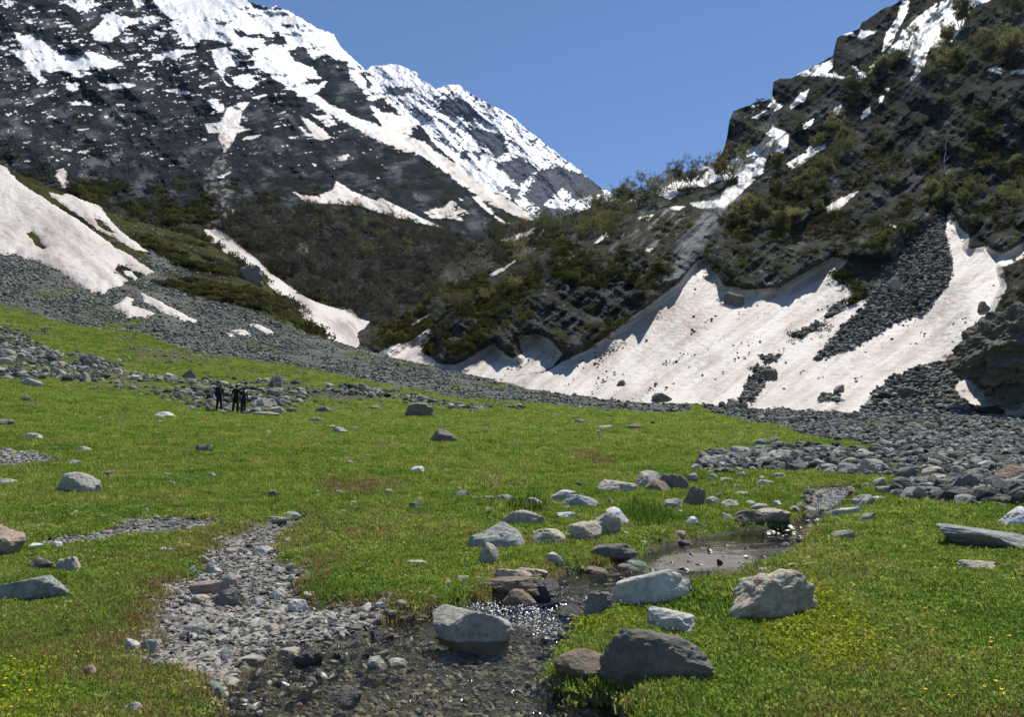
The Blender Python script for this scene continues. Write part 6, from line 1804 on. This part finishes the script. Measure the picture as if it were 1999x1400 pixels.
# ------------------------------------------------------------------ grass
def grass_material(name, stops, trans=0.5):
    m, nt, out = new_mat(name)
    geo = N(nt, 'ShaderNodeNewGeometry')
    oi = N(nt, 'ShaderNodeObjectInfo')
    n1 = noise_node(nt, 0.55, 4, 0.6, vec=geo.outputs['Position'])
    n2 = noise_node(nt, 4.0, 3, 0.6, vec=geo.outputs['Position'])
    def mth(op, a, b):
        q = N(nt, 'ShaderNodeMath', operation=op)
        for i, s in enumerate((a, b)):
            if hasattr(s, 'is_linked'): nt.links.new(s, q.inputs[i])
            else: q.inputs[i].default_value = s
        return q.outputs[0]
    f = mth('ADD', mth('MULTIPLY', n1.outputs['Fac'], 0.55), mth('ADD', mth('MULTIPLY', n2.outputs['Fac'], 0.25), mth('MULTIPLY', oi.outputs['Random'], 0.22)))
    rp0 = ramp(nt, f, stops)
    wn_ = N(nt, 'ShaderNodeTexWhiteNoise', noise_dimensions='1D')
    nt.links.new(oi.outputs['Random'], wn_.inputs['W'])
    rb = ramp(nt, wn_.outputs['Value'], [(0.0, (0.55, 0.58, 0.52)), (0.55, (0.97, 0.97, 0.97)), (1.0, (1.5, 1.45, 1.5))])
    class _R: pass
    rp = _R(); rp.outputs = [mixc(nt, 'MULTIPLY', 1.0, rp0.outputs[0], rb.outputs[0])]
    d = N(nt, 'ShaderNodeBsdfPrincipled', Roughness=0.55)
    d.inputs['Specular IOR Level'].default_value = 0.1
    t = N(nt, 'ShaderNodeBsdfTranslucent')
    nt.links.new(rp.outputs[0], d.inputs['Base Color']); nt.links.new(rp.outputs[0], t.inputs[0])
    mx = N(nt, 'ShaderNodeMixShader'); mx.inputs[0].default_value = trans
    nt.links.new(d.outputs[0], mx.inputs[1]); nt.links.new(t.outputs[0], mx.inputs[2])
    nt.links.new(mx.outputs[0], out.inputs[0])
    return m
MAT['grass'] = grass_material('turf', [(0.32, (0.085, 0.18, 0.026)), (0.43, (0.165, 0.28, 0.038)), (0.54, (0.265, 0.345, 0.055)), (0.63, (0.35, 0.35, 0.095)), (0.72, (0.36, 0.28, 0.12))])
MAT['drygrass'] = grass_material('dry_turf', [(0.25, (0.14, 0.11, 0.04)), (0.5, (0.27, 0.21, 0.08)), (0.75, (0.36, 0.27, 0.13))])
MAT['tallgrass'] = grass_material('tall_grass', [(0.25, (0.045, 0.095, 0.012)), (0.6, (0.075, 0.145, 0.016))])
MAT['moss'] = grass_material('herbs', [(0.25, (0.16, 0.22, 0.015)), (0.5, (0.28, 0.34, 0.022)), (0.8, (0.38, 0.40, 0.035))])

def tuft(seed, mat, n=16, h=(0.018, 0.048), w=0.0035, spread=0.05, lean=0.6):
    r = np.random.default_rng(seed)
    V = []; F = []
    for i in range(n):
        b = np.array((*(r.normal(size=2) * spread * 0.6), 0))
        a = r.uniform(0, 6.28); d = np.array((math.cos(a), math.sin(a), 0)); s = np.array((-d[1], d[0], 0))
        hh = r.uniform(*h); ln = r.uniform(0.1, lean) * hh
        k = len(V)
        V += [b - s * w, b + s * w, b + d * ln * 0.35 + s * w * 0.8 + (0, 0, hh * 0.6), b + d * ln * 0.35 - s * w * 0.8 + (0, 0, hh * 0.6), b + d * ln + (0, 0, hh), b + d * ln + s * w * 0.2 + (0, 0, hh)]
        F += [(k, k + 1, k + 2, k + 3), (k + 3, k + 2, k + 5, k + 4)]
    return mesh_np('tuft_kind', np.array(V), np.array(F), [mat], True)
def leafy(seed, mat, n=26, leaf=0.011, rad=0.05, h=0.035):
    r = np.random.default_rng(seed)
    c = np.stack([r.normal(size=n) * rad, r.normal(size=n) * rad, r.uniform(0.008, h, n)], -1)
    V, F = leaf_quads(c, leaf, r)
    return mesh_np('herb_kind', V, F, [mat], False)

def grass_scatter(name, w, n, protos, label, smul=1.0, cat='grass'):
    X, Y, Z = sample_ground(w, n)
    ok = clear_of_rocks(X, Y)
    X, Y, Z = X[ok], Y[ok], Z[ok]
    n = len(X)
    s = smul * RNG.uniform(0.65, 1.35, n) * (1 + 0.055 * np.maximum(Y - 6, 0))
    big = 1 + 0.5 * np.maximum(fbm(X * 1.1, Y * 1.1, 91, 2), 0)
    rot = np.stack([0.12 * RNG.normal(size=n), 0.12 * RNG.normal(size=n), RNG.uniform(0, 6.28, n)], -1)
    scl = np.stack([s, s, s * big * np.clip(1.15 - 0.012 * Y, 0.6, 1.2)], -1)
    return scatter(name, np.stack([X, Y, Z - 0.004], -1), rot, scl, RNG.integers(0, len(protos), n), protos, label, cat)

near = (gY / 9.0) ** 0.8 * (gY > 3.2) * (gY < 105)
gw = np.clip(grass_w, 0, 1) ** 1.5
tufts = [tuft(900 + i, MAT['grass']) for i in range(7)]
grass_scatter('grass', gw * near, 190000, tufts, 'short green turf of the meadow')
grass_scatter('tussocks', gw * near * sstep(0.12, 0.4, fbm(gX * 0.9, gY * 0.9, 97, 3)) * (gY < 40), 2200, tufts, 'taller grass tussocks in the meadow', 1.5)
dry = [tuft(920 + i, MAT['drygrass'], 12, (0.02, 0.045)) for i in range(4)]
grass_scatter('dry_grass', np.clip(brown, 0, 1) * near * (1 - z_gravel) + 0.03 * gw * near, 22000, dry, 'withered yellow brown turf along the banks')
herbs = [leafy(930 + i, MAT['grass']) for i in range(4)]
grass_scatter('clover', gw * near * (gY < 14), 22000, herbs, 'small round herb leaves in the near turf')
mossy = [leafy(940 + i, MAT['moss'], 30, 0.011, 0.05, 0.03) for i in range(3)]
MOSS = [(1480,1160),(1580,1150),(1620,1180),(1720,1240),(1700,1290),(1600,1300),(1500,1270),(1470,1220)]
mz = np.clip(soft(gpx, gpy, MOSS, 30) + soft(gpx, gpy, [(-20,1310),(60,1300),(80,1400),(-20,1420)], 40) + 0.5 * soft(gpx, gpy, [(1140,1220),(1200,1190),(1240,1200),(1180,1260)], 30), 0, 1)
grass_scatter('moss_herbs', mz * near * (gY < 14) * (1 - z_gravel), 3400, mossy, 'bright yellow green herbs beside the stream boulders')
# yellow flowers
def flower(seed):
    r = np.random.default_rng(seed)
    V, F = [], []
    for k in range(5):
        a = k * 1.2566 + r.uniform(-0.2, 0.2)
        d = np.array((math.cos(a), math.sin(a), 0.25)); s = np.array((-d[1], d[0], 0))
        i = len(V)
        V += [np.array((0, 0, 0.05)), d * 0.008 + s * 0.005 + (0, 0, 0.05), d * 0.014 + (0, 0, 0.05), d * 0.008 - s * 0.005 + (0, 0, 0.05)]
        F.append((i, i + 1, i + 2, i + 3))
    return mesh_np('flower_kind', np.array(V), np.array(F), [MAT['flower']], False)
MAT['flower'] = plain('yellow_petal', (0.72, 0.55, 0.02), 0.6, 30)
fz = soft(gpx, gpy, [(1600,1150),(1760,1100),(1990,1080),(1990,1390),(1700,1390),(1620,1280)], 40) * sstep(0.0, 0.4, fbm(gX * 1.5, gY * 1.5, 95, 3)) + 0.3 * mz
grass_scatter('yellow_flowers', fz * (gY < 12) * grass_w, 150, [flower(950 + i) for i in range(3)], 'tiny yellow flowers in the right grass', 0.9, 'flowers')

# tall grass clumps (countable)
def clump(poly, n, hm, label, seed):
    r = np.random.default_rng(seed)
    P_ = np.asarray(poly, float)
    V, F = [], []
    base = None
    c = 0
    while c < n:
        x = r.uniform(P_[:, 0].min(), P_[:, 0].max()); y = r.uniform(P_[:, 1].min(), P_[:, 1].max())
        if not pip(np.array([x]), np.array([y]), poly)[0]:
            continue
        c += 1
        X, Y = solve_ground(x, y, gV)
        p = np.array((X, Y, float(ground_z(X, Y)) - 0.02))
        if base is None: base = p.copy()
        a = r.uniform(0, 6.28); d = np.array((math.cos(a), math.sin(a), 0)); s = np.array((-d[1], d[0], 0))
        h = hm * r.uniform(0.55, 1.15); ln = h * r.uniform(0.05, 0.35); w = 0.006
        k = len(V)
        p = p - base
        V += [p - s * w, p + s * w, p + d * ln * 0.3 + s * w + (0, 0, h * 0.55), p + d * ln * 0.3 - s * w + (0, 0, h * 0.55), p + d * ln + (0, 0, h), p + d * ln + s * w * 0.2 + (0, 0, h)]
        F += [(k, k + 1, k + 2, k + 3), (k + 3, k + 2, k + 5, k + 4)]
    o = obj('grass_clump', mesh_np('grass_clump', np.array(V), np.array(F), [MAT['tallgrass']], True), label=label, category='grass clump', kind='thing')
    o.location = base
    return o
clump([(1215,1000),(1240,985),(1300,1000),(1318,1020),(1290,1032),(1230,1030),(1210,1015)], 420, 0.30, 'larger tall green grass clump beside the whitish rock', 1)
clump([(985,985),(1030,975),(1072,985),(1060,1005),(1000,1005)], 260, 0.22, 'smaller tall green grass clump behind the long tan rock', 2)
MAT['redplant'] = grass_material('red_plant', [(0.3, (0.16, 0.05, 0.02)), (0.6, (0.28, 0.11, 0.04)), (0.8, (0.25, 0.2, 0.06))])
o_ = clump([(1152,1088),(1230,1090),(1225,1103),(1150,1102)], 160, 0.09, 'reddish plants in front of the dark mottled rock at the stream', 3)
o_.name = 'red_plants'
o_.data.materials[0] = MAT['redplant']
o_['category'] = 'plant'
# ------------------------------------------------------------------ thin mountain air
hz, hnt, hout = new_mat('air')
pv = N(hnt, 'ShaderNodeVolumePrincipled')
pv.inputs['Color'].default_value = (0.45, 0.68, 1.0, 1)
pv.inputs['Density'].default_value = 0.00003
pv.inputs['Anisotropy'].default_value = 0.0
hnt.links.new(pv.outputs[0], hout.inputs['Volume'])
hb = bmesh.new()
bmesh.ops.create_cube(hb, size=1.0)
for v_ in hb.verts:
    v_.co = Vector((v_.co.x * 4400, v_.co.y * 4700 + 2000, 770 + v_.co.z * 1560))
hme = bpy.data.meshes.new('haze')
hb.to_mesh(hme); hb.free()
hme.materials.append(hz)
obj('haze', hme, kind='stuff', label='faint blue haze in the mountain air', category='haze')
